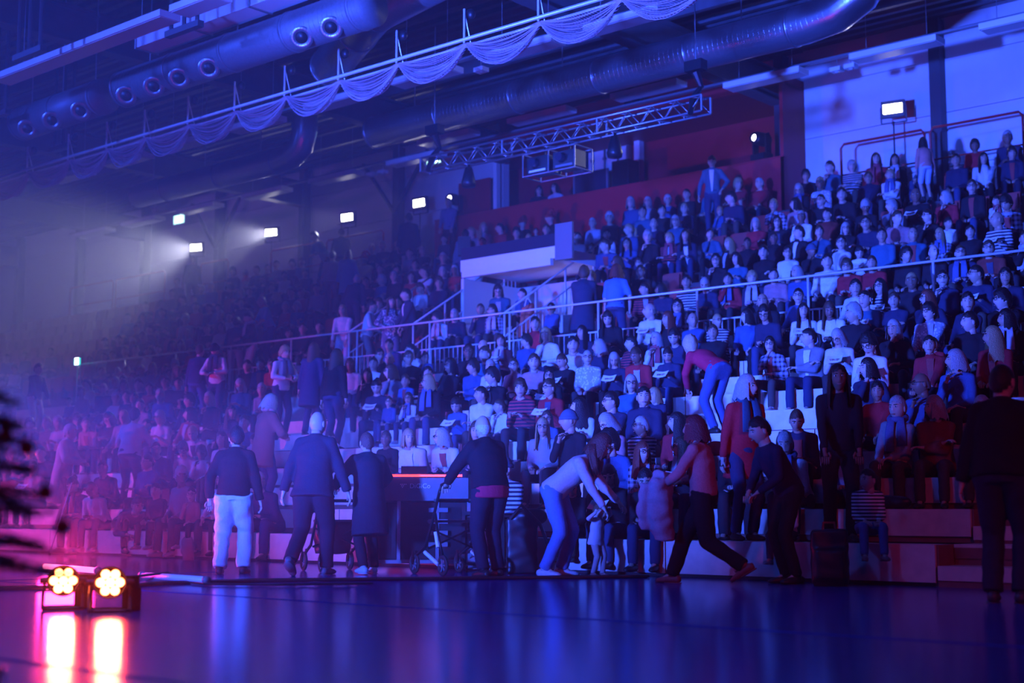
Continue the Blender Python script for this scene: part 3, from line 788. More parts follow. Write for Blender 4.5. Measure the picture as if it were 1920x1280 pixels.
def hair_geo(style):
    mb = MB(); nu, nv = 26, 16
    def shell(keep, thick, lump=0, seed=0):
        vs = []; ok = []
        for j in range(nv + 1):
            t = -PI / 2 + PI * j / nv
            for k in range(nu):
                a = 2 * PI * k / nu
                x, y, z = math.cos(t) * math.cos(a), math.cos(t) * math.sin(a), math.sin(t)
                d = keep(x, y, z)
                s = 1.0 + thick * max(0, min(1, d / .35 + .15))
                if lump: s += lump * noise.noise(V((x * 3.1 + seed, y * 3.1, z * 3.1))) + lump * .7 * noise.noise(V((x * 8 + seed, y * 8, z * 8)))
                if d < 0: s = .985
                px = x * .076 * s; py = y * .097 * s + .002; pz = z * .119 * s
                if z < 0: px *= 1 - .2 * (-z)
                vs.append((px, py, pz)); ok.append(d > -.12)
        fs = []
        for j in range(nv):
            for k in range(nu):
                f = (j * nu + k, j * nu + (k + 1) % nu, (j + 1) * nu + (k + 1) % nu, (j + 1) * nu + k)
                if all(ok[i] for i in f): fs.append(f)
        mb.add(vs, fs)
    line = lambda x, y, z: .11 * noise.noise(V((x * 6, y * 6, z * 3))) + z - (.50 - .50 * (y + 1)) + (.0 if y < .2 else .25 * y) - .10 * abs(x) * (y < 0)
    def drape(z1, spread, w=130, seed=1, thick=.02):
        na, nz = 22, 9
        for lay in (1.0, 1.0 - thick / .1):
            vs = []
            for i in range(nz):
                f = i / (nz - 1)
                for k in range(na):
                    a = PI / 2 + rad(-w + 2 * w * k / (na - 1))
                    r = 1.16 + spread * f + .05 * noise.noise(V((k * .9 + seed, i * .5, lay)))
                    z = .045 + (z1 - .045) * f + .02 * math.sin(k * 2.3) * f
                    vs.append((math.cos(a) * .076 * r * lay, math.sin(a) * .094 * r * lay + .004 + .02 * f * (math.sin(a) > 0), z))
            mb.add(vs, [(i * na + k, i * na + k + 1, (i + 1) * na + k + 1, (i + 1) * na + k) for i in range(nz - 1) for k in range(na - 1)])
    if style == 'short': shell(line, .16, .06, 2)
    elif style == 'crop': shell(line, .07, .012, 5)
    elif style == 'curly': shell(lambda x, y, z: z - (.38 - .62 * (y + 1)), .28, .13, 7)
    elif style == 'long': shell(line, .15, .02, 3); drape(-.27, .35)
    elif style == 'bob': shell(line, .17, .035, 4); drape(-.11, .22)
    elif style == 'bun': shell(line, .11, .015, 6); mb.ball((0, .105, .07), (.04, .045, .045), 10, 7)
    elif style == 'ponytail': shell(line, .11, .015, 6); mb.tube([(0, .09, .05), (0, .14, .03), (0, .15, -.05), (0, .13, -.15)], [.025, .032, .03, .008], 8)
    elif style == 'ring': shell(lambda x, y, z: min(.22 - z, z - (.42 - .55 * (y + 1))) if y > -.35 else -1, .07, .02, 8)
    elif style == 'beanie':
        shell(lambda x, y, z: z - .12, .16, .015, 9); mb.lathe([(1, -.0), (1.13, .0), (1.15, .03), (1.02, .04)], (0, 0, 0), 24)
        k = len(mb.v) - 96
        mb.v[k:] = [(x * .082, y * .101, z + .012) for x, y, z in mb.v[k:]]
    elif style == 'cap':
        shell(lambda x, y, z: z - .18, .12, .0, 9)
        mb.loft([(V((0, -.08, .035)), V((1, 0, 0)), V((0, 0, 1)), .068, .006), (V((0, -.15, .025)), V((1, 0, 0)), V((0, 0, 1)), .05, .004)], 12)
    elif style == 'santa':
        shell(lambda x, y, z: z - .22, .14, .0, 9)
        mb.tube([(0, 0, .1), (.02, .02, .17), (.06, .05, .19), (.11, .06, .13)], [.07, .05, .03, .012], 10)
        k = len(mb.f)
        mb.loft([(V((0, 0, .018)), V((1, 0, 0)), V((0, 1, 0)), .087, .107), (V((0, 0, .03)), V((1, 0, 0)), V((0, 1, 0)), .1, .12), (V((0, 0, .055)), V((1, 0, 0)), V((0, 1, 0)), .098, .118), (V((0, 0, .065)), V((1, 0, 0)), V((0, 1, 0)), .085, .105)], 18, 1)
        mb.ball((.115, .06, .115), .028, 8, 6, 1)
    return np.array(mb.v, np.float32), mb.f, mb.m
HAIRG = {s: hair_geo(s) for s in ('short', 'crop', 'curly', 'long', 'bob', 'bun', 'ponytail', 'ring', 'beanie', 'cap', 'santa')}
M['hatwhite'] = mat('white fleece', (.75, .75, .75), .9, 0, .2, .3, 60)
M['hatred'] = mat('red felt', (.35, .02, .02), .9, 0, .2, .3, 60)
HAIRM = {}
for s_, g_ in HAIRG.items():
    me = to_mesh('hair', g_[0], g_[1], g_[2])
    for m_ in ([M['hatred'], M['hatwhite']] if s_ == 'santa' else [M['cloth']] if s_ in ('beanie', 'cap') else [M['hair']]): me.materials.append(m_)
    HAIRM[s_] = me
def glasses_mesh():
    mb = MB()
    for s in (-1, 1):
        mb.tube([(s * .033 + .024 * math.cos(a), -.107, .014 + .018 * math.sin(a)) for a in [2 * PI * k / 12 for k in range(12)]], .0028, 5, 0, True)
        mb.limb((s * .056, -.105, .02), (s * .079, .012, .022), .0028, .0028, 5)
    mb.limb((-.01, -.109, .018), (.01, -.109, .018), .0028, .0028, 5)
    me = mb.mesh('glasses', True); me.materials.append(M['blackmetal']); return me
GLASSES = glasses_mesh()
def scarf_mesh():
    mb = MB()
    mb.tube([(.085 * math.cos(a), .085 * math.sin(a) * .95 - .005, .02 * math.sin(a) + .01 * math.sin(3 * a)) for a in [2 * PI * k / 16 for k in range(16)]], .036, 8, 0, True)
    for s, L in ((-1, .36), (1, .3)):
        mb.loft([(V((s * .05, -.09, 0)), V((1, 0, 0)), V((0, 1, 0)), .04, .018), (V((s * .065, -.135, -.15)), V((1, 0, 0)), V((0, 1, 0)), .05, .014), (V((s * .07, -.15, -L)), V((1, 0, 0)), V((0, 1, 0)), .055, .01)], 10)
    me = mb.mesh('scarf', True); me.materials.append(M['cloth']); return me
SCARF = scarf_mesh()

X_, Y_, Z_ = V((1, 0, 0)), V((0, 1, 0)), V((0, 0, 1))
def skeleton(seat=True, lean=8, side=0, twist=0, hands=None, feet=None, hipz=None, drop=.335, thigh=.45, shin=.42, spread=.06, elbow=None, kneeup=0, hipy=0, headfwd=0):
    J = {}
    hip = V((0, hipy, .10 if seat else (hipz or .92)))
    ln_, sd = rad(lean), rad(side)
    up = V((math.sin(sd), -math.sin(ln_) * math.cos(sd), math.cos(ln_) * math.cos(sd))).normalized()
    tw = Matrix.Rotation(rad(twist), 3, 'Z')
    lat = tw @ X_; lat = (lat - up * lat.dot(up)).normalized()
    fwd = up.cross(lat)       # points backwards(+Y) when upright
    J['hip'], J['up'], J['lat'], J['back'] = hip, up, lat, fwd
    J['waist'] = hip + up * .17
    J['chest'] = hip + up * .35 + fwd * .01
    J['neck'] = hip + up * .52
    hu = (up * .45 + Z_ * .55).normalized()
    J['head'] = J['neck'] + hu * .138 - Y_ * (.028 + headfwd)
    for s, n in ((-1, 'r'), (1, 'l')):
        sh = J['neck'] - up * .075 + lat * (s * .160)
        J['sh' + n] = sh
        hd = V(hands[0 if s < 0 else 1]) if hands else (V((s * .09, -.33, .2)) if seat else V((s * .27, -.04, .80)))
        el = elbow[0 if s < 0 else 1] if elbow else (V((s * .45, .6, -.9)) if seat else V((s * 1.1, .5, -.6)))
        J['el' + n], J['wr' + n] = ik(sh, hd, .285, .25, el)
        hp = hip + lat.lerp(X_, .6) * (s * .09)
        J['hp' + n] = hp
        if seat:
            kn = hp + V((s * spread * .7, -.43, .02 + kneeup)) if not feet else None
            an = V((hp.x + s * spread * .7, hip.y - .45, -drop + .08)) if not feet else V(feet[0 if s < 0 else 1])
            if feet: kn, an = ik(hp, an, thigh, shin, V((s * .15, -1, .6)))
        else:
            an = V(feet[0 if s < 0 else 1]) if feet else V((s * .1, 0, .085))
            kn, an = ik(hp, an, thigh, shin, V((s * .1, -1, 0)))
        J['kn' + n], J['an' + n] = kn, an
    return J
def body_shapes(J, kind, fat=1.0, infl=0.0, sleeve=1.0, leg=1.0, hem=-.04, shortlegs=False):
    mb = MB()
    hip, up, lat, bk = J['hip'], J['up'], J['lat'], J['back']
    hl = lat.lerp(X_, .6).normalized(); hb = up.cross(hl)
    i = infl
    if kind in ('body', 'top'):
        R = []
        def ring(t, w, d, c=None, l=lat, b=bk): R.append(((c if c is not None else hip + up * t), l, b, w, d))
        if kind == 'top':
            if hem < -.1:
                ring(hem, (.175 + i) * fat * 1.12, (.13 + i) * fat * 1.12, l=hl, b=hb)
            ring(max(hem, -.04), (.172 + i) * fat, (.125 + i) * fat, l=hl, b=hb)
        else: ring(-.06, .16 * fat, .11 * fat, l=hl, b=hb)
        ring(.05, (.165 + i) * fat, (.122 + i) * fat, l=hl, b=hb)
        ring(.17, (.148 + i) * fat, (.112 + i) * fat)
        ring(.31, (.16 + i) * fat, (.12 + i) * (fat * .6 + .4))
        ring(.41, (.160 + i * .8), .108 + i)
        ring(.465, .112 + i * .7, .085 + i)
        ring(.505, .075 + i * .6, .068 + i * .7)
        ring(.535, .060 + i * .6, .060 + i * .6)
        mb.loft(R, 18)
        for n in 'rl':
            mb.ball(J['sh' + n], .057 + i * .8, 10, 8)
            e = J['sh' + n].lerp(J['el' + n], 1.0)
            mb.limb(J['neck'] - up * .035, J['sh' + n] - up * .0, .058 + i * .6, .054 + i * .7, 10)
            mb.limb(J['sh' + n], e, .053 + i * .8, .043 + i * .8, 12)
            if kind == 'body' or sleeve >= 1:
                mb.ball(e, .044 + i * .8, 10, 7)
                w = J['wr' + n] if kind == 'body' else e.lerp(J['wr' + n], .97)
                mb.limb(e, w, .042 + i * .8, .030 + i * .8, 12)
    if kind in ('body', 'trousers'):
        if kind == 'trousers':
            mb.loft([(hip - up * .09, hl, hb, (.15 + i) * fat, (.11 + i) * fat), (hip, hl, hb, (.168 + i) * fat, (.122 + i) * fat), (hip + up * .09, hl, hb, (.158 + i) * fat, (.116 + i) * fat)], 18)
        for n in 'rl':
            mb.ball(J['hp' + n], (.088 + i) * min(fat, 1.1), 10, 8)
            mb.limb(J['hp' + n], J['kn' + n], (.086 + i) * min(fat, 1.1) * leg, (.058 + i) * leg, 14)
            if not shortlegs or kind == 'body':
                mb.ball(J['kn' + n], (.057 + i) * leg, 10, 8)
                a = J['an' + n] if kind == 'body' else J['kn' + n].lerp(J['an' + n], 1.02)
                mb.limb(J['kn' + n], a, (.056 + i) * leg, (.036 + i * 1.5) * (1 if kind == 'body' else leg * 1.1), 14)
    if kind == 'body':
        mb.limb(J['neck'] - up * .03, J['head'] - Z_ * .06, .056, .052, 12)
        for n, s in (('r', -1), ('l', 1)):
            d = (J['wr' + n] - J['el' + n]).normalized()
            l = d.cross(Z_); l = l.normalized() if l.length > .1 else X_.copy()
            w = d.cross(l)
            mb.loft([(J['wr' + n], l, w, .026, .02), (J['wr' + n] + d * .05, l, w, .042, .016), (J['wr' + n] + d * .085, l, w, .04, .013)], 10)
            mb.limb(J['an' + n], J['an' + n] + V((0, -.1, -.05)), .036, .03, 10)
    return mb
def fingers(J):
    mb = MB()
    for n, s in (('r', -1), ('l', 1)):
        d = (J['wr' + n] - J['el' + n]).normalized()
        l = d.cross(Z_); l = l.normalized() if l.length > .1 else X_.copy()
        w = d.cross(l)
        if w.z > 0: w = -w
        base = J['wr' + n] + d * .078
        for q, L in enumerate((.062, .072, .068, .052)):
            o = base + l * ((q - 1.5) * .02)
            mb.tube([o, o + d * (L * .45) + w * .008, o + d * (L * .78) + w * .026, o + d * (L * .85) + w * .046], [.0095, .009, .008, .006], 6)
        o = J['wr' + n] + d * .03 + l * (s * .032)
        mb.tube([o, o + d * .03 + l * (s * .018) + w * .01, o + d * .058 + l * (s * .014) + w * .024], [.012, .0105, .007], 6)
    return mb
def shoe_shape(an, toe):
    d = V((toe.x, toe.y, 0)).normalized() if V((toe.x, toe.y, 0)).length > 1e-4 else -Y_
    pit = toe.z
    f = (d + Z_ * pit).normalized(); s = f.cross(Z_).normalized(); u = s.cross(f)
    c = an - u * .045
    mb = MB()
    mb.loft([(c - f * .085, s, u, .03, .028), (c - f * .06, s, u, .038, .042), (c + f * .02 + u * .002, s, u, .043, .046), (c + f * .09 - u * .008, s, u, .048, .034), (c + f * .15 - u * .014, s, u, .042, .026), (c + f * .185 - u * .018, s, u, .022, .016)], 12)
    mb.limb(an - u * .02, an + u * .03, .045, .043, 12)
    mb.loft([(c - f * .09 - u * .032, s, f, .001, .001), (c - f * .0 - u * .034, s, f, .05, .1), (c - f * .0 - u * .042, s, f, .05, .1), (c - u * .043, s, f, .001, .001)], 14)
    return mb
def head_matrix(J, yaw, pitch, hs):
    R = Matrix.Rotation(rad(yaw), 4, 'Z') @ Matrix.Rotation(rad(pitch), 4, 'X')
    return Matrix.Translation(J['head']) @ R @ Matrix.Scale(hs, 4)

class Proto:
    """one pose: shared meshes of the body (per head turn), the clothes and the shoes"""
    def __init__(s, J, voxel=.021, fat=1.0, topinfl=.014, leginfl=.012, sleeve=1.0, leg=1.0, hem=-.05, toes=None, hs=1.10, shortlegs=False, seed=0, wr=.004):
        s.J = J; s.hs = hs; s.bodies = {}
        s.base = remesh(body_shapes(J, 'body', fat), voxel, 3)
        s.fing = fingers(J)
        a = remesh(body_shapes(J, 'top', fat, topinfl, sleeve, hem=hem), voxel, 3, wr, seed); s.top = to_mesh('top', *a); s.topg = a
        a = remesh(body_shapes(J, 'trousers', fat, leginfl, leg=leg, shortlegs=shortlegs), voxel, 1, wr * (1 if leg < 1.3 else 2.2), seed + 3); s.leg = to_mesh('trousers', *a); s.legg = a
        pv, pf = [], []; prof = [(.02, .165, .122), (.10, .157, .117), (.17, .148, .112), (.24, .154, .116), (.31, .16, .12), (.36, .16, .114), (.41, .16, .108), (.455, .125, .09), (.49, .088, .074)]
        for r_, (t, w_, d_) in enumerate(prof):
            W_, D_2 = (w_ + topinfl) * fat, (d_ + topinfl) * (fat if t < .25 else fat * .6 + .4)
            hw = .012 + .085 * t
            for e in (-1, -.5, 0, .5, 1):
                x = e * hw; pv.append(tuple(J['hip'] + J['up'] * t + J['lat'] * x - J['back'] * (D_2 * math.sqrt(max(.05, 1 - (x / W_) ** 2)) + .009)))
            if r_: pf += [((r_ - 1) * 5 + e, (r_ - 1) * 5 + e + 1, r_ * 5 + e + 1, r_ * 5 + e) for e in range(4)]
        s.front = to_mesh('shirt_front', pv, pf); s.front.materials.append(M['cloth'])
        u_ = J['up']; n_ = J['neck']
        s.collar = MB().loft([(n_ - u_ * .012, J['lat'], J['back'], .082, .078), (n_ + u_ * .028, J['lat'], J['back'], .066, .064), (n_ + u_ * .03, J['lat'], J['back'], .060, .058), (n_ - u_ * .005, J['lat'], J['back'], .066, .062)], 16, 0, False).mesh('collar', True)
        s.collar.materials.append(M['cloth'])
        s.shoes = []
        for i, n in enumerate('rl'):
            t = V(toes[i]) if toes else V((-.12 if n == 'r' else .12, -1, 0))
            s.shoes.append(shoe_shape(J['an' + n], t).mesh('shoe', True))
        s.scarf = Matrix.Translation(J['neck'] + Z_ * .035)
    def body(s, yaw, pitch):
        k = (yaw, pitch)
        if k not in s.bodies:
            H = head_matrix(s.J, yaw, pitch, s.hs)
            hv = HEAD[0] @ np.array(H.to_3x3()).T.astype(np.float32) + np.array(H.translation, np.float32)
            n0 = len(s.base[0]); fv = np.array(s.fing.v, np.float32); n1 = n0 + len(hv)
            co = np.vstack([s.base[0], hv, fv])
            fs = s.base[1] + [tuple(i + n0 for i in f) for f in HEAD[1]] + [tuple(i + n1 for i in f) for f in s.fing.f]
            mi = [0] * len(s.base[1]) + HEAD[2] + [0] * len(s.fing.f)
            me = to_mesh('person', co, fs, mi)
            for m_ in ('skin', 'eye', 'dark', 'lip'): me.materials.append(M[m_])
            s.bodies[k] = (me, H)
        return s.bodies[k]

SHIRT = {'w': ((.56, .56, .58), 'white', 'cloth'), 'g': ((.22, .22, .25), 'grey', 'cloth'), 'b': ((.04, .095, .22), 'bright blue', 'cloth'), 't': ((.03, .11, .18), 'teal', 'cloth'),
         'n': ((.022, .028, .06), 'navy', 'cloth'), 'k': ((.014, .014, .018), 'black', 'cloth'), 'r': ((.34, .02, .03), 'red', 'cloth'), 'o': ((.22, .04, .03), 'rust red', 'cloth'),
         'p': ((.38, .20, .22), 'dusty pink', 'cloth'), 'S': ((.42, .42, .46), 'dark and white striped', 'stripe'), 'T': ((.34, .04, .05), 'red and dark striped', 'stripe'), 'X': ((.28, .30, .38), 'patterned', 'check')}
HAIRC = {'K': ((.012, .01, .01), 'dark-haired'), 'B': ((.06, .035, .02), 'brown-haired'), 'G': ((.32, .32, .33), 'grey-haired'), 'Y': ((.34, .25, .13), 'fair-haired'), 'R': ((.16, .035, .02), 'red-haired')}
SKINS = [(.47, .32, .26), (.42, .28, .22), (.50, .35, .29), (.38, .24, .18), (.20, .11, .08)]
LEGC = [(.016, .02, .04), (.02, .035, .085), (.012, .012, .015), (.035, .055, .12), (.03, .03, .036), (.06, .055, .05)]

def dress(pr, yaw, pitch, loc, rz, scale, skin, topc, topm, legc, shoec, style, hairc, name='person', glasses=False, scarf=None, hatname=None, sx=1.0, inner=None, topname='jumper', legname='trousers'):
    me, H = pr.body(yaw, pitch)
    o = link(name, me, None, None, loc, (0, 0, rz), (*skin, 1)); o.scale = (scale * sx, scale * (.5 + .5 * sx), scale)
    c = link(topname, pr.top, None, o, color=(*topc, 1)); c0_ = c
    if not len(pr.top.materials): pr.top.materials.append(M['cloth'])
    c.material_slots[0].link = 'OBJECT'; c.material_slots[0].material = M[topm]
    c = link(legname, pr.leg, None, o, color=(*legc, 1))
    if not len(pr.leg.materials): pr.leg.materials.append(M['cloth'])
    for sm in pr.shoes: link('shoe', sm, M['shoe'], o, color=(*shoec, 1))
    if inner is not None:
        link('shirt_front', pr.front, None, c0_, color=(*inner, 1))
    if topname in ('shirt', 'jacket', 'coat', 'hoodie', 'cardigan'):
        link('collar', pr.collar, None, c0_, color=(*((inner if inner is not None and topname == 'shirt' else topc)), 1))
    if style:
        h = link(hatname or 'hair', HAIRM[style], None, o, color=(*hairc, 1)); h.matrix_local = H
    if glasses:
        h = link('glasses', GLASSES, None, o); h.matrix_local = H
    if scarf:
        h = link('scarf', SCARF, None, o, color=(*scarf, 1)); h.matrix_local = pr.scarf
    return o
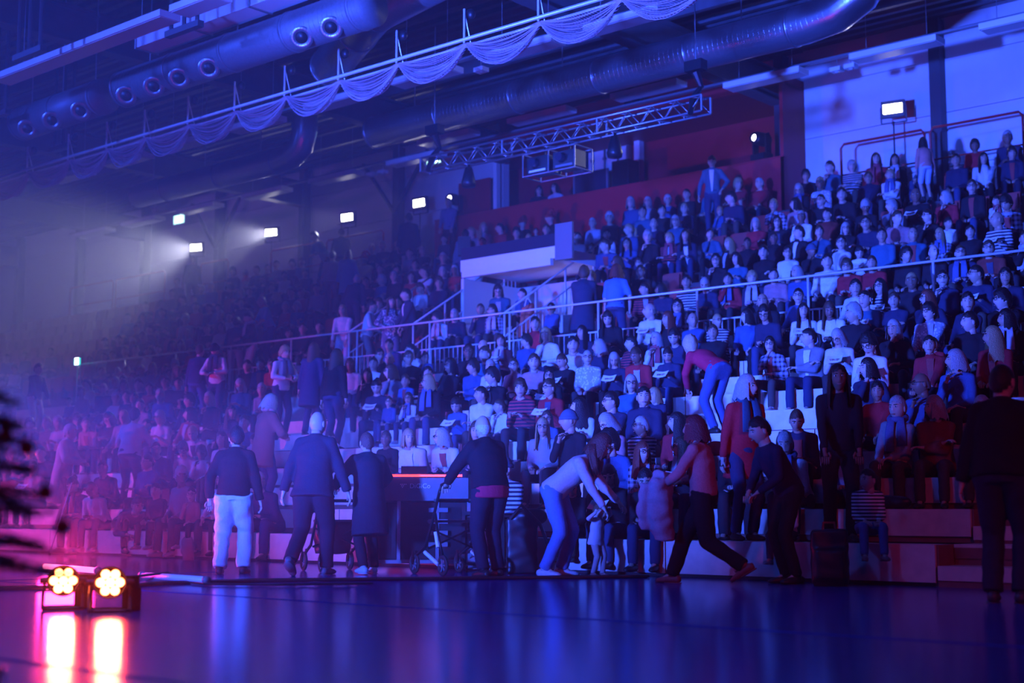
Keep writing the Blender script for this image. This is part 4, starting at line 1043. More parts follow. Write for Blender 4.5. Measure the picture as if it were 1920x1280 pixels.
# audience table: row, X, size factor, top, hair, look, child, place counted from the stairs end
TABLE = '''L1 -6.50 0.99 k K l 0 1;L1 -7.01 0.94 k Kl l 0 2;L1 -7.43 0.89 w K l 1 3;L3 -6.07 0.96 o G f 0 1;L2 -7.21 0.89 b G d 0 1;L3 -6.58 0.99 o G l 0 2;L2 -7.79 0.89 w G f 0 2;L3 -7.09 1.02 g G f 0 3;
L1 -9.07 0.86 k K d 0 4;L2 -8.48 1.06 k K d 0 3;L1 -9.64 0.95 k K d 0 5;L4 -7.10 1.01 b 0 l 0 1;L3 -8.15 0.88 n B d 0 4;L1 -10.12 1.06 k K d 1 6;L2 -9.19 0.94 k Bl l 0 4;L4 -7.61 0.92 r K f 0 2;
L2 -9.75 0.86 X Rl r 0 5;L5 -7.03 1.01 b G l 0 1;L2 -10.26 1.13 b K l 0 6;L1 -11.27 1.11 S H l 0 7;L6 -6.90 1.03 r Yl l 0 1;L3 -9.87 0.96 r Kl l 0 5;L5 -8.13 0.99 n K l 0 2;L6 -7.32 0.95 b B f 1 2;
L3 -10.38 0.92 S G l 0 6;L7 -6.53 0.99 r H f 0 1;L6 -7.74 0.98 r Kl f 0 3;L3 -10.89 1.02 p G d 0 7;L7 -7.04 1.00 k K l 0 2;L6 -8.52 1.09 w K d 0 4;L7 -7.55 1.02 k K l 0 3;L3 -11.53 1.09 k H l 0 8;
L7 -7.97 0.88 r K f 1 4;L4 -10.98 1.13 n K f 0 3;L3 -12.04 0.99 g Yl f 0 9;L8 -7.43 1.07 k K l 0 1;L4 -11.49 1.03 n K l 0 4;L7 -8.60 1.02 k G f 0 5;L8 -7.94 1.10 n K f 0 2;L4 -12.00 0.99 w Kl l 0 5;
L3 -13.04 1.09 n B f 0 10;L5 -11.30 1.03 n Y l 1 3;L7 -9.36 0.94 w G d 0 6;L8 -8.45 0.97 X K l 0 3;L4 -12.50 1.06 b B f 1 6;L1 -15.59 1.00 n G r 0 8;L3 -13.68 0.87 w G l 0 11;L5 -11.74 1.00 t G f 0 4;
L7 -9.87 1.00 g Kl l 0 7;L10 -7.40 0.95 n K l 0 1;L3 -14.25 0.88 w Y r 0 12;L7 -10.38 0.92 X K f 0 8;L8 -9.57 1.11 k G l 0 4;L9 -8.80 0.97 n Rl l 0 1;L10 -7.91 0.89 n K f 0 2;L1 -16.83 1.00 w G f 0 9;
L3 -14.91 0.92 k B f 0 13;L9 -9.31 0.97 n B f 0 2;L5 -13.20 1.05 r B l 0 5;L10 -8.42 1.13 n K l 0 3;L1 -17.25 0.99 p K f 1 10;L9 -9.82 1.11 t K f 0 3;L5 -13.71 1.07 T B f 0 6;L10 -8.93 1.05 n K f 0 4;
L1 -17.67 1.12 g G f 0 11;U1 -7.36 0.97 p Y f 0 1;L7 -12.20 0.90 n K d 0 9;L5 -14.14 1.01 w B l 1 7;L9 -10.33 0.88 w Bl d 0 4;L1 -18.09 1.10 k K f 1 12;U1 -7.78 0.86 n Y f 1 2;L10 -9.44 1.13 k Y f 0 5;
L5 -14.56 1.00 w Kl l 0 8;L7 -12.71 0.89 r Bl d 0 10;U1 -8.20 1.06 k K f 0 3;L9 -10.84 0.97 w Kl f 0 5;L10 -9.95 1.03 S Kl f 0 6;L6 -13.86 0.97 k Kl f 0 5;L8 -11.99 0.99 k B f 0 5;L5 -14.98 1.16 b K d 1 9;
L7 -13.22 0.90 n G d 0 11;U1 -8.69 0.86 o B f 0 4;L9 -11.35 1.02 n K d 0 6;L6 -14.34 1.02 r K f 1 6;L10 -10.46 1.13 w K f 0 7;L8 -12.50 0.91 n K d 0 6;L1 -19.34 1.20 k B d 1 13;L3 -17.55 1.20 k K d 1 14;
U1 -9.18 0.86 n B f 0 5;L7 -13.73 0.97 X G f 0 12;L9 -11.86 0.97 b K l 0 7;L1 -19.76 0.86 w 0 d 0 14;U2 -8.40 0.86 w K f 0 1;L8 -13.01 0.94 w G l 0 7;L4 -16.97 0.86 w K d 1 7;L6 -15.09 1.06 k K l 0 7;
U1 -9.67 0.99 k 0 r 0 6;L7 -14.23 0.97 k B d 0 13;L9 -12.37 0.93 S Y r 0 8;L10 -11.42 1.03 b K f 0 8;L1 -20.27 1.01 b B d 0 15;U2 -8.91 1.11 S 0 l 0 2;L8 -13.52 0.91 T K l 0 8;U1 -10.15 1.02 k K f 0 7;
L7 -14.74 0.93 p B f 0 14;L9 -12.88 1.02 b 0 f 0 9;L10 -11.93 1.11 k 0 f 0 9;L3 -18.78 1.13 w B f 0 15;L2 -19.75 1.01 b K l 0 7;L1 -20.78 0.93 w G d 0 16;U2 -9.42 0.90 k K f 0 3;L8 -14.03 0.86 n G l 0 9;
U1 -10.63 0.86 r B f 0 8;L7 -15.25 0.97 p B f 0 15;L3 -19.20 1.08 w K f 1 16;L9 -13.38 1.11 k Rl l 0 10;L2 -20.26 1.05 w B l 0 8;U2 -9.93 0.91 X Yl f 0 4;L6 -16.46 1.04 k Y l 0 8;L8 -14.54 1.05 w K f 0 10;
U1 -11.10 0.86 r B f 0 9;U3 -9.10 0.94 X K d 0 1;L7 -15.76 0.96 w G f 0 16;L3 -19.73 0.87 w B d 0 17;L6 -16.88 0.97 w B f 1 9;L4 -18.85 0.86 w K d 1 8;L2 -20.80 0.89 n Bl f 0 9;U2 -10.44 1.02 t 0 f 0 5;
U1 -11.57 1.09 w K f 0 10;L7 -16.27 1.01 b K l 0 17;L6 -17.30 0.87 b B f 1 10;L4 -19.27 1.09 b B f 0 9;L3 -20.29 0.89 n K f 0 18;U2 -10.95 1.10 t K f 0 6;L10 -13.64 1.13 X Kl f 0 10;U1 -12.03 0.86 b G l 0 11;
U3 -10.11 0.97 w K r 1 2;L6 -17.72 1.05 n K d 0 11;L7 -16.78 1.07 k K l 0 18;U2 -11.36 1.04 w K d 1 7;U1 -12.50 0.86 p K f 0 12;U3 -10.53 0.97 k Kl l 0 3;L9 -15.18 1.00 n Kl l 0 11;L10 -14.26 1.08 w 0 l 0 11;
U4 -9.61 0.86 w K l 1 1;L7 -17.29 0.95 T K f 0 19;U2 -11.78 1.05 w K f 0 8;U1 -12.97 0.86 n Y f 0 13;L8 -16.55 1.05 t B l 0 11;L4 -20.45 0.88 w Y d 0 10;U3 -11.04 1.06 p Bl r 0 4;U4 -10.03 1.10 k B f 0 2;
L7 -17.71 1.09 b B f 1 20;L9 -15.86 1.03 w Y f 0 12;U2 -12.29 0.96 k H r 0 9;L10 -15.05 1.00 k Kl d 0 12;U1 -13.44 0.95 r K f 0 14;L8 -17.06 1.09 k K f 0 12;U3 -11.55 1.02 n K f 0 5;U4 -10.54 0.94 r G l 0 3;
L7 -18.20 1.11 g B l 0 21;L2 -23.06 1.00 p B f 0 10;U2 -12.80 0.98 w K f 0 10;L9 -16.42 0.93 b K l 0 13;U1 -13.91 0.86 n G d 0 15;L6 -19.53 1.11 b Yl f 0 12;U3 -12.06 0.93 k G f 0 6;U4 -11.05 1.09 k 0 f 0 4;
L5 -20.72 1.01 n Bl f 0 10;L7 -18.81 1.02 k Kl f 0 22;U2 -13.31 1.10 k K f 0 11;L9 -16.93 0.97 p B f 0 14;U1 -14.38 1.02 S K f 0 16;L2 -23.77 0.87 r K f 0 11;L6 -20.04 0.99 r K f 0 13;U3 -12.57 0.96 t B f 0 7;
U4 -11.56 0.93 g G l 0 5;U2 -13.81 0.99 t K l 0 12;U1 -14.86 0.86 n K l 0 17;L9 -17.51 0.93 n 0 l 0 15;L6 -20.55 1.06 w G l 0 14;L8 -18.62 1.09 k B f 0 13;U6 -9.99 0.99 n K f 0 1;U3 -13.08 1.02 k K l 0 8;
U4 -12.07 1.00 k G d 0 6;U2 -14.32 1.04 k K f 0 13;U1 -15.35 0.98 T K l 0 18;L10 -17.00 1.13 r K f 0 13;L8 -19.13 1.09 k 0 f 0 14;U6 -10.50 0.95 w Kl f 0 2;L5 -22.06 1.04 r K l 0 11;L3 -24.01 1.02 n K f 0 19;
U3 -13.59 0.98 k K f 0 9;U1 -15.85 1.08 t K d 0 19;U4 -12.90 0.96 o K f 0 7;L8 -19.64 1.03 w K f 0 15;L3 -24.52 1.05 n 0 f 0 20;U6 -11.04 1.05 n K f 0 3;U3 -14.10 0.92 k K f 0 10;L9 -18.83 1.02 b K f 1 16;
L5 -22.76 1.00 w G l 0 12;U7 -10.31 1.08 n G f 0 1;U4 -13.41 1.00 w G f 0 8;L8 -20.15 1.04 w B f 0 16;L3 -25.03 0.99 w G f 0 21;U3 -14.61 1.00 k Yl l 0 11;L9 -19.25 1.06 w Kl l 0 17;L5 -23.18 1.18 p K f 1 13;
U5 -12.88 1.02 k K f 0 1;L6 -22.46 1.09 k G l 0 15;U4 -13.92 0.89 k K f 0 9;U2 -16.00 1.00 k K f 0 14;U7 -10.98 0.95 r K f 0 2;L8 -20.66 1.11 n K f 0 17;L3 -25.54 0.98 n B f 0 22;L7 -21.68 0.87 g G f 0 23;
L9 -20.01 0.89 k K r 0 18;U6 -12.36 0.94 w Y l 0 4;U5 -13.39 0.87 k K f 0 2;U1 -17.48 1.04 b K f 1 20;U4 -14.43 0.99 r G f 0 10;L6 -23.02 1.07 n K l 0 16;U2 -16.51 0.97 k B f 0 15;L5 -24.03 1.08 g Y f 0 14;
L7 -22.39 1.07 t G d 0 24;U6 -12.87 0.99 n B f 0 5;U5 -13.94 0.89 p K l 0 3;L5 -24.54 1.11 k K d 0 15;U2 -17.08 1.09 k Y f 0 16;U7 -12.09 0.99 t K l 0 3;U1 -18.48 0.86 X G f 0 21;U5 -14.45 1.02 X Y f 0 4;
U4 -15.48 0.91 t K f 0 11;L5 -25.05 1.09 p B f 0 16;U3 -16.56 1.08 k K f 1 12;U7 -12.60 0.86 k K f 0 4;L10 -20.52 0.86 b K f 0 14;U6 -13.87 1.03 X Y f 0 6;U1 -18.99 0.86 X K l 0 22;U4 -15.99 0.89 n Kl f 0 12;
U3 -17.06 0.86 k B l 0 13;U2 -18.16 1.09 p B l 1 17;L6 -24.70 1.07 g B f 0 17;U7 -13.11 1.13 r Bl f 0 5;L5 -25.76 1.11 n B f 0 17;U6 -14.38 0.98 k G d 0 7;U1 -19.50 1.00 n B f 0 23;U4 -16.50 0.95 T Y f 0 13;
U2 -18.58 1.00 p K l 1 18;U7 -13.62 0.98 S G f 0 6;L7 -24.28 1.05 X K l 0 25;L5 -26.27 1.06 w G f 0 18;U1 -20.01 0.86 n G f 0 24;U2 -19.00 1.24 b K l 1 19;U4 -17.01 1.12 k G f 0 14;U7 -14.13 1.13 t K l 0 7;
L5 -26.78 1.12 p Y f 0 19;L7 -24.85 1.07 b G f 0 26;U3 -18.32 0.95 p Rl l 0 14;U1 -20.52 0.86 w K l 0 25;L8 -24.12 0.93 n K f 0 18;U4 -17.52 1.00 b Kl f 0 15;U2 -19.58 1.08 t K d 0 20;U7 -14.64 0.86 k K f 0 8;
L9 -23.33 1.01 r B f 0 19;L5 -27.29 1.10 b B f 0 20;U3 -18.83 1.00 w Bl l 0 15;U6 -15.85 1.01 n K l 0 8;U5 -16.90 1.04 t G f 0 5;L8 -24.63 0.97 n 0 f 0 19;U4 -18.03 1.11 b B l 0 16;L9 -23.84 1.05 n B f 0 20;
L7 -25.84 1.07 k K f 0 27;U6 -16.27 0.96 b Y f 1 9;U3 -19.34 1.13 n G l 0 16;L5 -27.92 0.93 b K f 0 21;U5 -17.41 1.04 n 0 f 0 6;L9 -24.35 1.04 k K f 0 21;U6 -16.69 0.98 n Yl f 0 10;L7 -26.36 1.04 n B f 0 28;
L10 -23.53 1.09 p B f 1 15;U7 -15.82 0.97 r G l 0 9;L8 -25.65 1.01 k K f 0 20;U5 -18.15 0.88 b Yl l 0 7;U6 -17.20 0.98 n Yl f 0 11;L7 -26.87 1.04 w G f 0 29;U7 -16.33 1.04 r Y r 0 10;L8 -26.16 1.10 n B f 0 21;
U5 -18.66 0.94 w K f 0 8;U6 -17.80 1.01 k K f 0 12;L8 -26.67 0.93 r K f 0 22;U5 -19.08 0.86 k B d 1 9;U7 -17.09 1.12 t K d 0 11;U6 -18.34 1.13 t K f 0 13;U1 -23.43 1.13 k R f 0 26;U5 -19.50 0.86 S Kl f 0 10;
L8 -27.18 1.12 n B f 0 23;U7 -17.70 1.01 k K f 0 12;U2 -22.81 1.09 k K f 0 21;L9 -26.69 1.08 w Yl f 0 22;L8 -27.69 1.05 n B f 0 24;U7 -18.21 0.94 b G f 0 13;U6 -19.24 0.92 k G f 0 14;U3 -22.30 1.08 n B f 0 17;
U2 -23.32 1.07 n B f 0 22;U1 -24.50 1.13 k K f 0 27;L9 -27.20 1.03 n K f 0 23;U2 -23.74 0.86 r B f 1 23;U6 -19.75 0.88 X G f 0 15;U3 -22.81 0.86 w B d 0 18;U7 -18.76 0.99 X G f 0 14;U1 -25.01 1.09 k K f 0 28;
U4 -21.97 1.01 w Kl l 0 17;L8 -28.58 1.00 n 0 f 0 25;U6 -20.17 0.92 g K f 1 16;U7 -19.27 0.97 b G f 0 15;U1 -25.52 0.86 k K f 0 29;U4 -22.48 0.97 r G f 0 18;U6 -20.59 0.99 k Kl l 0 17;L8 -29.37 0.87 p B f 0 26;
U1 -26.03 0.95 k K f 0 30;U4 -22.99 1.01 n G f 0 19;U6 -21.10 0.89 k B f 0 18;L9 -28.85 0.97 g B f 0 24;L8 -29.83 1.05 b B f 1 27;L10 -27.94 1.03 b G f 0 16;U4 -23.50 1.11 w K l 0 20;U6 -21.61 1.19 p Y f 1 19;
U3 -24.69 0.88 n K f 0 19;L9 -29.36 0.98 w G f 0 25;L10 -28.45 0.96 r B f 0 17;U4 -24.01 0.86 r B f 0 21;U6 -22.04 1.13 b K f 0 20;L10 -28.96 1.03 g Yl f 0 18;U4 -24.52 1.13 k G f 0 22;U7 -21.68 1.01 k S l 0 16;
U5 -23.75 1.07 n G f 0 11;L10 -29.47 0.88 g G f 0 19;L9 -30.48 0.86 w K l 0 26;U4 -25.03 1.05 b G l 0 23;U7 -22.10 0.87 k K f 1 17;U6 -23.14 0.98 k Kl f 0 21;L10 -29.98 1.03 g B f 0 20;U4 -25.54 1.04 n B f 0 24;
U7 -22.52 0.86 k S f 0 18;U2 -27.64 1.13 g Y f 0 24;U5 -24.63 0.96 n B f 0 12;L10 -30.49 1.02 n G f 0 21;L8 -32.65 1.07 n B f 0 28;U3 -27.12 0.96 b G l 0 20;U1 -29.19 1.13 r K f 1 31;L10 -31.00 1.08 n B f 0 22;
U5 -25.32 0.90 n K f 0 13;U7 -23.32 0.86 r Kl l 0 19;U1 -29.61 1.05 n B f 0 32;U3 -27.63 0.89 r G f 0 21;U5 -25.83 1.00 n B f 0 14;U7 -23.83 1.09 g Yl r 0 20;U1 -30.12 1.03 n K r 0 33;U2 -29.20 1.07 w B f 0 25;
U6 -25.20 1.03 k Yl f 0 22;U7 -24.34 1.04 g Yl l 0 21;U4 -27.42 1.13 X K f 0 25;U1 -30.63 0.86 n B f 0 34;U2 -29.71 1.04 k B f 0 26;U6 -25.71 0.89 g B f 0 23;U4 -27.93 0.86 r B f 0 26;U1 -31.14 0.86 w K f 0 35;
U7 -25.20 0.92 n K f 0 22;U4 -28.44 1.00 k K l 0 27;U1 -31.65 1.13 g K f 0 36;U2 -30.65 1.00 b G f 0 27;U3 -29.76 0.94 w K f 0 22;U7 -25.85 1.13 n G l 0 23;U4 -28.95 0.86 n Y l 0 28;U1 -32.16 1.11 n B f 0 37;
U5 -28.21 0.93 n B f 0 15;U3 -30.27 1.05 n G f 0 23;U6 -27.39 1.11 w S f 0 24;U7 -26.52 0.96 n B f 0 24;U1 -32.66 0.86 n B f 0 38;U7 -27.03 1.13 k K f 0 25;U1 -33.17 0.86 g B f 0 39;U5 -29.23 1.11 n B l 0 16;
U2 -32.44 1.13 n B f 0 28;U4 -30.44 0.97 n B f 0 29;U7 -27.54 1.08 n G f 0 26;U1 -33.68 0.90 n K f 0 40;U3 -31.76 1.12 g G f 0 24;U2 -32.95 0.92 n G f 0 29;U7 -28.05 1.11 k G f 0 27;U5 -30.19 0.97 n B f 0 17;
L10 -35.97 1.13 b K f 0 23;U4 -31.40 0.91 b K f 0 30;U2 -33.61 1.13 n K f 0 30;U7 -28.56 1.13 n K f 0 28;U6 -29.79 0.94 n B f 0 25;U4 -31.91 0.98 n K l 0 31;U5 -31.01 0.92 k K f 0 18;U7 -29.07 1.13 g G f 0 29;
U3 -33.40 0.90 n K f 0 25;U4 -32.42 1.04 r K f 0 32;U2 -34.46 1.12 n K f 0 31;U5 -31.52 0.98 n G f 0 19;U6 -30.57 0.95 w K f 0 26;U3 -33.94 0.99 n K f 0 26;U7 -30.86 0.86 b K f 0 30;U4 -34.05 1.07 n B f 0 33;
U7 -31.37 1.02 n K f 0 31;U6 -32.40 0.97 k S f 0 27;U4 -34.56 0.96 n B f 0 34;U1 -37.69 0.94 w K f 0 41;U5 -33.68 1.00 n B f 0 20;U7 -31.88 1.05 g K f 0 32;U4 -35.07 0.99 g K f 0 35;U2 -37.11 0.86 n K f 0 32;
U5 -34.19 1.06 n B f 0 21;U7 -32.39 1.00 n B f 0 33;U4 -35.73 1.13 b K f 0 36;U7 -32.90 1.00 n K l 0 34;U6 -33.95 0.88 b G f 0 28;U5 -35.26 0.88 n K f 0 22;U7 -33.44 0.92 S G f 0 35;U6 -34.46 0.97 b G f 0 29;
U2 -38.63 0.86 n B f 0 33;U7 -33.95 1.13 n K f 0 36;U5 -36.15 1.06 n B f 0 23;U2 -39.59 0.86 b B f 0 34;U6 -35.87 0.86 n B f 0 30;U7 -36.86 1.13 n K f 0 37'''
# ------------------------------------------------------------------ seated audience
def row_of(tok):
    b, r = tok[0], int(tok[1:])
    if b == 'L': return 12.4 + .8 * (r - 1) + .28, .38 + .325 * (r - 1)
    return 21.2 + .815 * (r - 1), 4.01 + .489 * (r - 1)
PEOPLE = []
for s_ in TABLE.replace('\n', '').split(';'):
    w_ = s_.split()
    PEOPLE.append(dict(row=w_[0], X=float(w_[1]), s=float(w_[2]), sh=w_[3], ha=w_[4], fa=w_[5], ch=w_[6] == '1', ord=int(w_[7])))
STAND = [(-11.75, 25.5), (-16.69, 25.6), (-16.57, 20.9), (-15.78, 20.85), (-25.5, 26.55), (-26.22, 25.75), (-22.74, 24.2), (-21.81, 20.9), (-21.3, 21.0), (-29.38, 25.7), (-27.37, 24.1), (-26.75, 24.1), (-28.85, 25.75), (-26.89, 21.75), (-27.05, 20.85), (-26.4, 20.85), (-23.23, 20.85), (-22.5, 20.86), (-24.79, 22.5), (-23.2, 17.45), (-23.95, 17.5), (-20.24, 16.65), (-19.42, 16.65), (-17.93, 15.85), (-16.73, 13.45), (-20.18, 13.45), (-30.11, 17.45), (-20.87, 12.65), (-35.61, 25.75), (-10.28, 15.85), (-7.98, 12.72), (-6.87, 12.72), (-23.05, 27.3), (-22.5, 27.35), (-19.05, 12.62), (-6.43, 12.42)]
def clear(p):
    y = row_of(p['row'])[0] + .06
    if p['row'] in ('U3', 'U4') and VX0 - .3 < p['X'] < VX1 + .3: return False
    if p['row'] in ('U1', 'U2') and min(abs(p['X'] - VX0), abs(p['X'] - VX1)) < .27: return False
    return all(abs(p['X'] - a) > .40 or not -.30 < y - b < .42 for a, b in STAND)
PEOPLE = [p for p in PEOPLE if clear(p)]
POSES = [dict(),
         dict(lean=15, hands=((-.09, -.36, .36), (.09, -.36, .36))),
         dict(lean=6, hands=((.11, -.25, .37), (-.11, -.28, .32)), elbow=(V((-.6, -.1, -1)), V((.6, -.1, -1)))),
         dict(lean=18, hands=((-.02, -.27, .575), (.06, -.30, .27)), elbow=(V((-.2, -.6, -1)), V((.5, 0, -1)))),
         dict(lean=36, hands=((-.06, -.46, .22), (.06, -.46, .22))),
         dict(lean=4, twist=16, hands=((-.12, -.40, .18), (.12, -.40, .18)), spread=.09),
         dict(lean=7, hands=((-.05, -.27, .50), (.08, -.33, .2)), elbow=(V((-.4, 0, -1)), V((.5, .3, -.9)))),
         dict(lean=6, twist=-24, side=6, hands=((-.1, -.36, .2), (.02, -.36, .21)))]
PR = [Proto(skeleton(True, **p), fat=(1.0, 1.05, 1.12, 1.0, 1.06, 1.14, .98, 1.04)[i], seed=i * 2.3, topinfl=(.014, .012, .018, .012, .014, .018, .012, .016)[i]) for i, p in enumerate(POSES)]
CH = [Proto(skeleton(True, **POSES[i]), fat=.96, seed=i, hs=1.30) for i in (0, 1, 6)]
YAWS = (-50, -18, 16, 46)
rg = random.Random(21)
NIND = 262
def person_spec(p):
    y, z = row_of(p['row'])
    q = dict(p); X = p['X']
    ac = math.degrees(math.atan2(-X, y))
    a = .38 * ac + rg.uniform(-9, 9)
    pose = rg.choice((0, 0, 1, 2, 3, 5, 6, 7, 4)); pitch = 0
    if p['fa'] == 'd': pose, pitch = rg.choice(((1, 28), (4, 28), (1, 28))); tgt = a + rg.uniform(-10, 25)
    elif p['fa'] == 'l': tgt = ac - 62 + rg.uniform(-12, 12)
    elif p['fa'] == 'r': tgt = ac + 50
    else: tgt = ac * .88 + rg.uniform(-16, 12)
    if p['s'] < .9 and not p['ch']: pose = 4
    yaw = min(YAWS, key=lambda v: abs(v - (tgt - a)))
    q['pose'], q['yaw'], q['pitch'], q['a'] = pose, yaw, pitch, a
    q['y'], q['z'] = y + (.09 if q['ord'] % 2 else .03), z
    base = .755 if pose != 4 else .655
    sc = (p['s'] * (.74 if not p['ch'] else .56)) / base
    if p['ch']: q['pose'] = rg.choice((0, 1 if pitch else 2)); sc = max(.64, min(.80, p['s'] * .56 / .79)); q['y'] -= .11
    q['sc'] = max(.62, min(1.06, sc))
    if not p['ch'] and q['sc'] < .96: q['y'] -= .04
    h = p['ha']; style = None; hc = (.3, .3, .3); hd = ''
    if h == '0': style, hc, hd = ('ring', (.16, .15, .14), 'balding')
    elif h[0] == 'H': style, hc, hd = ('beanie', (.06, .10, .16), 'hat-wearing')
    elif h[0] == 'S': style, hc, hd = ('santa', (1, 1, 1), 'santa-hatted')
    else:
        hc, hd = HAIRC[h[0]]
        if len(h) > 1: style = rg.choice(('long', 'long', 'ponytail')); hd = hd
        else: style = rg.choice(('short', 'short', 'crop', 'bob', 'curly', 'bun')) if h[0] in 'KB' else rg.choice(('short', 'bob', 'bob', 'curly', 'crop')) if h[0] in 'GY' else 'bob'
    q['style'], q['hc'], q['hd'] = style, hc, hd
    tc, tn, tm = SHIRT[p['sh']]
    v = rg.uniform(.85, 1.15)
    q['tc'] = tuple(min(.8, c * v) for c in tc); q['tn'] = tn; q['tm'] = tm if not (tm == 'check' and rg.random() < .4) else 'knit'
    q['lc'] = rg.choice(LEGC); q['skin'] = rg.choice(SKINS[:4] if rg.random() < .9 else SKINS[4:])
    q['garm'] = rg.choice(('jumper', 'jumper', 'shirt', 'jacket', 'top'))
    q['gl'] = rg.random() < .28; q['scf'] = rg.random() < .13; q['sx'] = rg.uniform(.9, 1.02)
    return q
SPECS = [person_spec(p) for p in PEOPLE]
RN = ['', 'front', 'second', 'third', 'fourth', 'fifth', 'sixth', 'seventh', 'eighth', 'ninth', 'topmost']
UN = ['', 'first', 'second', 'third', 'fourth', 'fifth', 'sixth', 'topmost']
HELD = []
for i, q in enumerate(SPECS[:NIND]):
    pr_ = CH[q['pose']] if q['ch'] else PR[q['pose']]
    hat = {'beanie': 'woollen_hat', 'santa': 'santa_hat'}.get(q['style'])
    o = dress(pr_, q['yaw'], q['pitch'], (q['X'], q['y'], q['z']), rad(q['a']), q['sc'], q['skin'], q['tc'], q['tm'], q['lc'], rg.choice(((.02, .02, .02), (.05, .03, .02), (.4, .4, .42))), q['style'], q['hc'],
              glasses=q['gl'], scarf=rg.choice(((.4, .4, .45), (.08, .12, .25), (.3, .06, .08))) if q['scf'] else None, hatname=hat, sx=q['sx'], topname=q['garm'], inner=rg.choice(((.6, .6, .62), (.3, .32, .4), (.05, .06, .1), (.3, .05, .05))) if q['garm'] == 'jacket' else None)
    row = int(q['row'][1:]); who = 'child' if q['ch'] else 'person'
    where = ('%s lower bench row' % RN[row]) if q['row'][0] == 'L' else ('%s upper row' % UN[row])
    lab = '%s %s in %s %s, %s, %s from stairs end' % (q['hd'], who, q['tn'], q['garm'], where, ordn(q['ord']))
    tag(o, lab, who, ('people seated in the %s' % where))
    if q['pose'] == 1 and (q['ch'] or rg.random() < .75): HELD.append((o, q, pr_, where))
# programmes held by the readers
pgm = MB().prism([(-.105, .02), (-.05, .004), (0, .0), (.05, .004), (.105, .02), (.105, .024), (.05, .008), (0, .004), (-.05, .008), (-.105, .024)], 1, -.075, .075).mesh('programme')
for i, (o, q, pr_, where) in enumerate(HELD[:26]):
    M4 = Matrix.Translation((q['X'], q['y'], q['z'])) @ Matrix.Rotation(rad(q['a']), 4, 'Z') @ Matrix.Scale(q['sc'], 4)
    mid = (pr_.J['wrr'] + pr_.J['wrl']) / 2 + V((0, -.085, .03))
    b = link('programme', pgm, M['paper'], None, M4 @ mid, (rad(38), 0, rad(q['a'])))
    tag(b, 'white programme held by %s %s, %s, %s from stairs end' % (q['hd'].split()[-1], 'child' if q['ch'] else 'person', where, ordn(q['ord'])), 'booklet', 'programmes held by the audience')

# the farthest rows, too many to list one by one
LOW = [Proto(skeleton(True, **POSES[i]), voxel=.06, seed=i, wr=0) for i in (0, 1, 2, 5)]
def crowd():
    V_, L_, S_, C_ = [], [], [], []
    nv = 0
    hd_low = HEAD
    def add(co, faces, color, Mx):
        nonlocal nv
        A = np.array(Mx.to_3x3()); t = np.array(Mx.translation)
        V_.append((co @ A.T + t).astype(np.float32))
        for f in faces:
            L_.extend(i + nv for i in f); S_.append(len(f))
        C_.append(np.tile(np.array([*color, 1], np.float32), (len(co), 1)))
        nv += len(co)
    for q in SPECS[NIND:]:
        pr_ = LOW[q['pose'] % 4 if q['pose'] != 1 else 1]
        Mx = Matrix.Translation((q['X'], q['y'], q['z'])) @ Matrix.Rotation(rad(q['a']), 4, 'Z') @ Matrix.Scale(q['sc'], 4)
        H = head_matrix(pr_.J, q['yaw'], q['pitch'], 1.1)
        skf = [f for f, m_ in zip(HEAD[1], HEAD[2]) if m_ == 0]; dkf = [f for f, m_ in zip(HEAD[1], HEAD[2]) if m_ == 2]
        add(HEAD[0], skf, q['skin'], Mx @ H); add(HEAD[0], dkf, (.02, .015, .01), Mx @ H)
        add(np.array(pr_.base[0]), pr_.base[1], q['skin'], Mx); add(np.array(pr_.fing.v, np.float32), pr_.fing.f, q['skin'], Mx)
        add(pr_.topg[0], pr_.topg[1], q['tc'], Mx); add(pr_.legg[0], pr_.legg[1], q['lc'], Mx)
        if q['style']:
            g = HAIRG[q['style']]; add(g[0], g[1], q['hc'] if q['style'] != 'santa' else (.35, .02, .02), Mx @ H)
    me = bpy.data.meshes.new('crowd')
    vv = np.vstack(V_); S = np.array(S_, np.int32)
    me.vertices.add(len(vv)); me.vertices.foreach_set('co', vv.ravel())
    me.loops.add(len(L_)); me.loops.foreach_set('vertex_index', np.array(L_, np.int32))
    me.polygons.add(len(S)); st_ = np.concatenate([[0], np.cumsum(S)[:-1]]).astype(np.int32)
    me.polygons.foreach_set('loop_start', st_); me.polygons.foreach_set('use_smooth', [True] * len(S))
    at = me.color_attributes.new('Col', 'FLOAT_COLOR', 'POINT'); at.data.foreach_set('color', np.vstack(C_).ravel())
    me.update(calc_edges=True); me.validate()
    m = mat('crowd cloth and skin', (.5, .5, .5), .8, 0, .3, .15, 50)
    a = m.node_tree.nodes.new('ShaderNodeAttribute'); a.attribute_name = 'Col'
    m.node_tree.links.new(a.outputs['Color'], m.node_tree.nodes['Principled BSDF'].inputs['Base Color'])
    return link('crowd', me, m)
tag(crowd(), 'dense mass of seated spectators in the hazy far rows of the stand', 'crowd', kind='stuff')

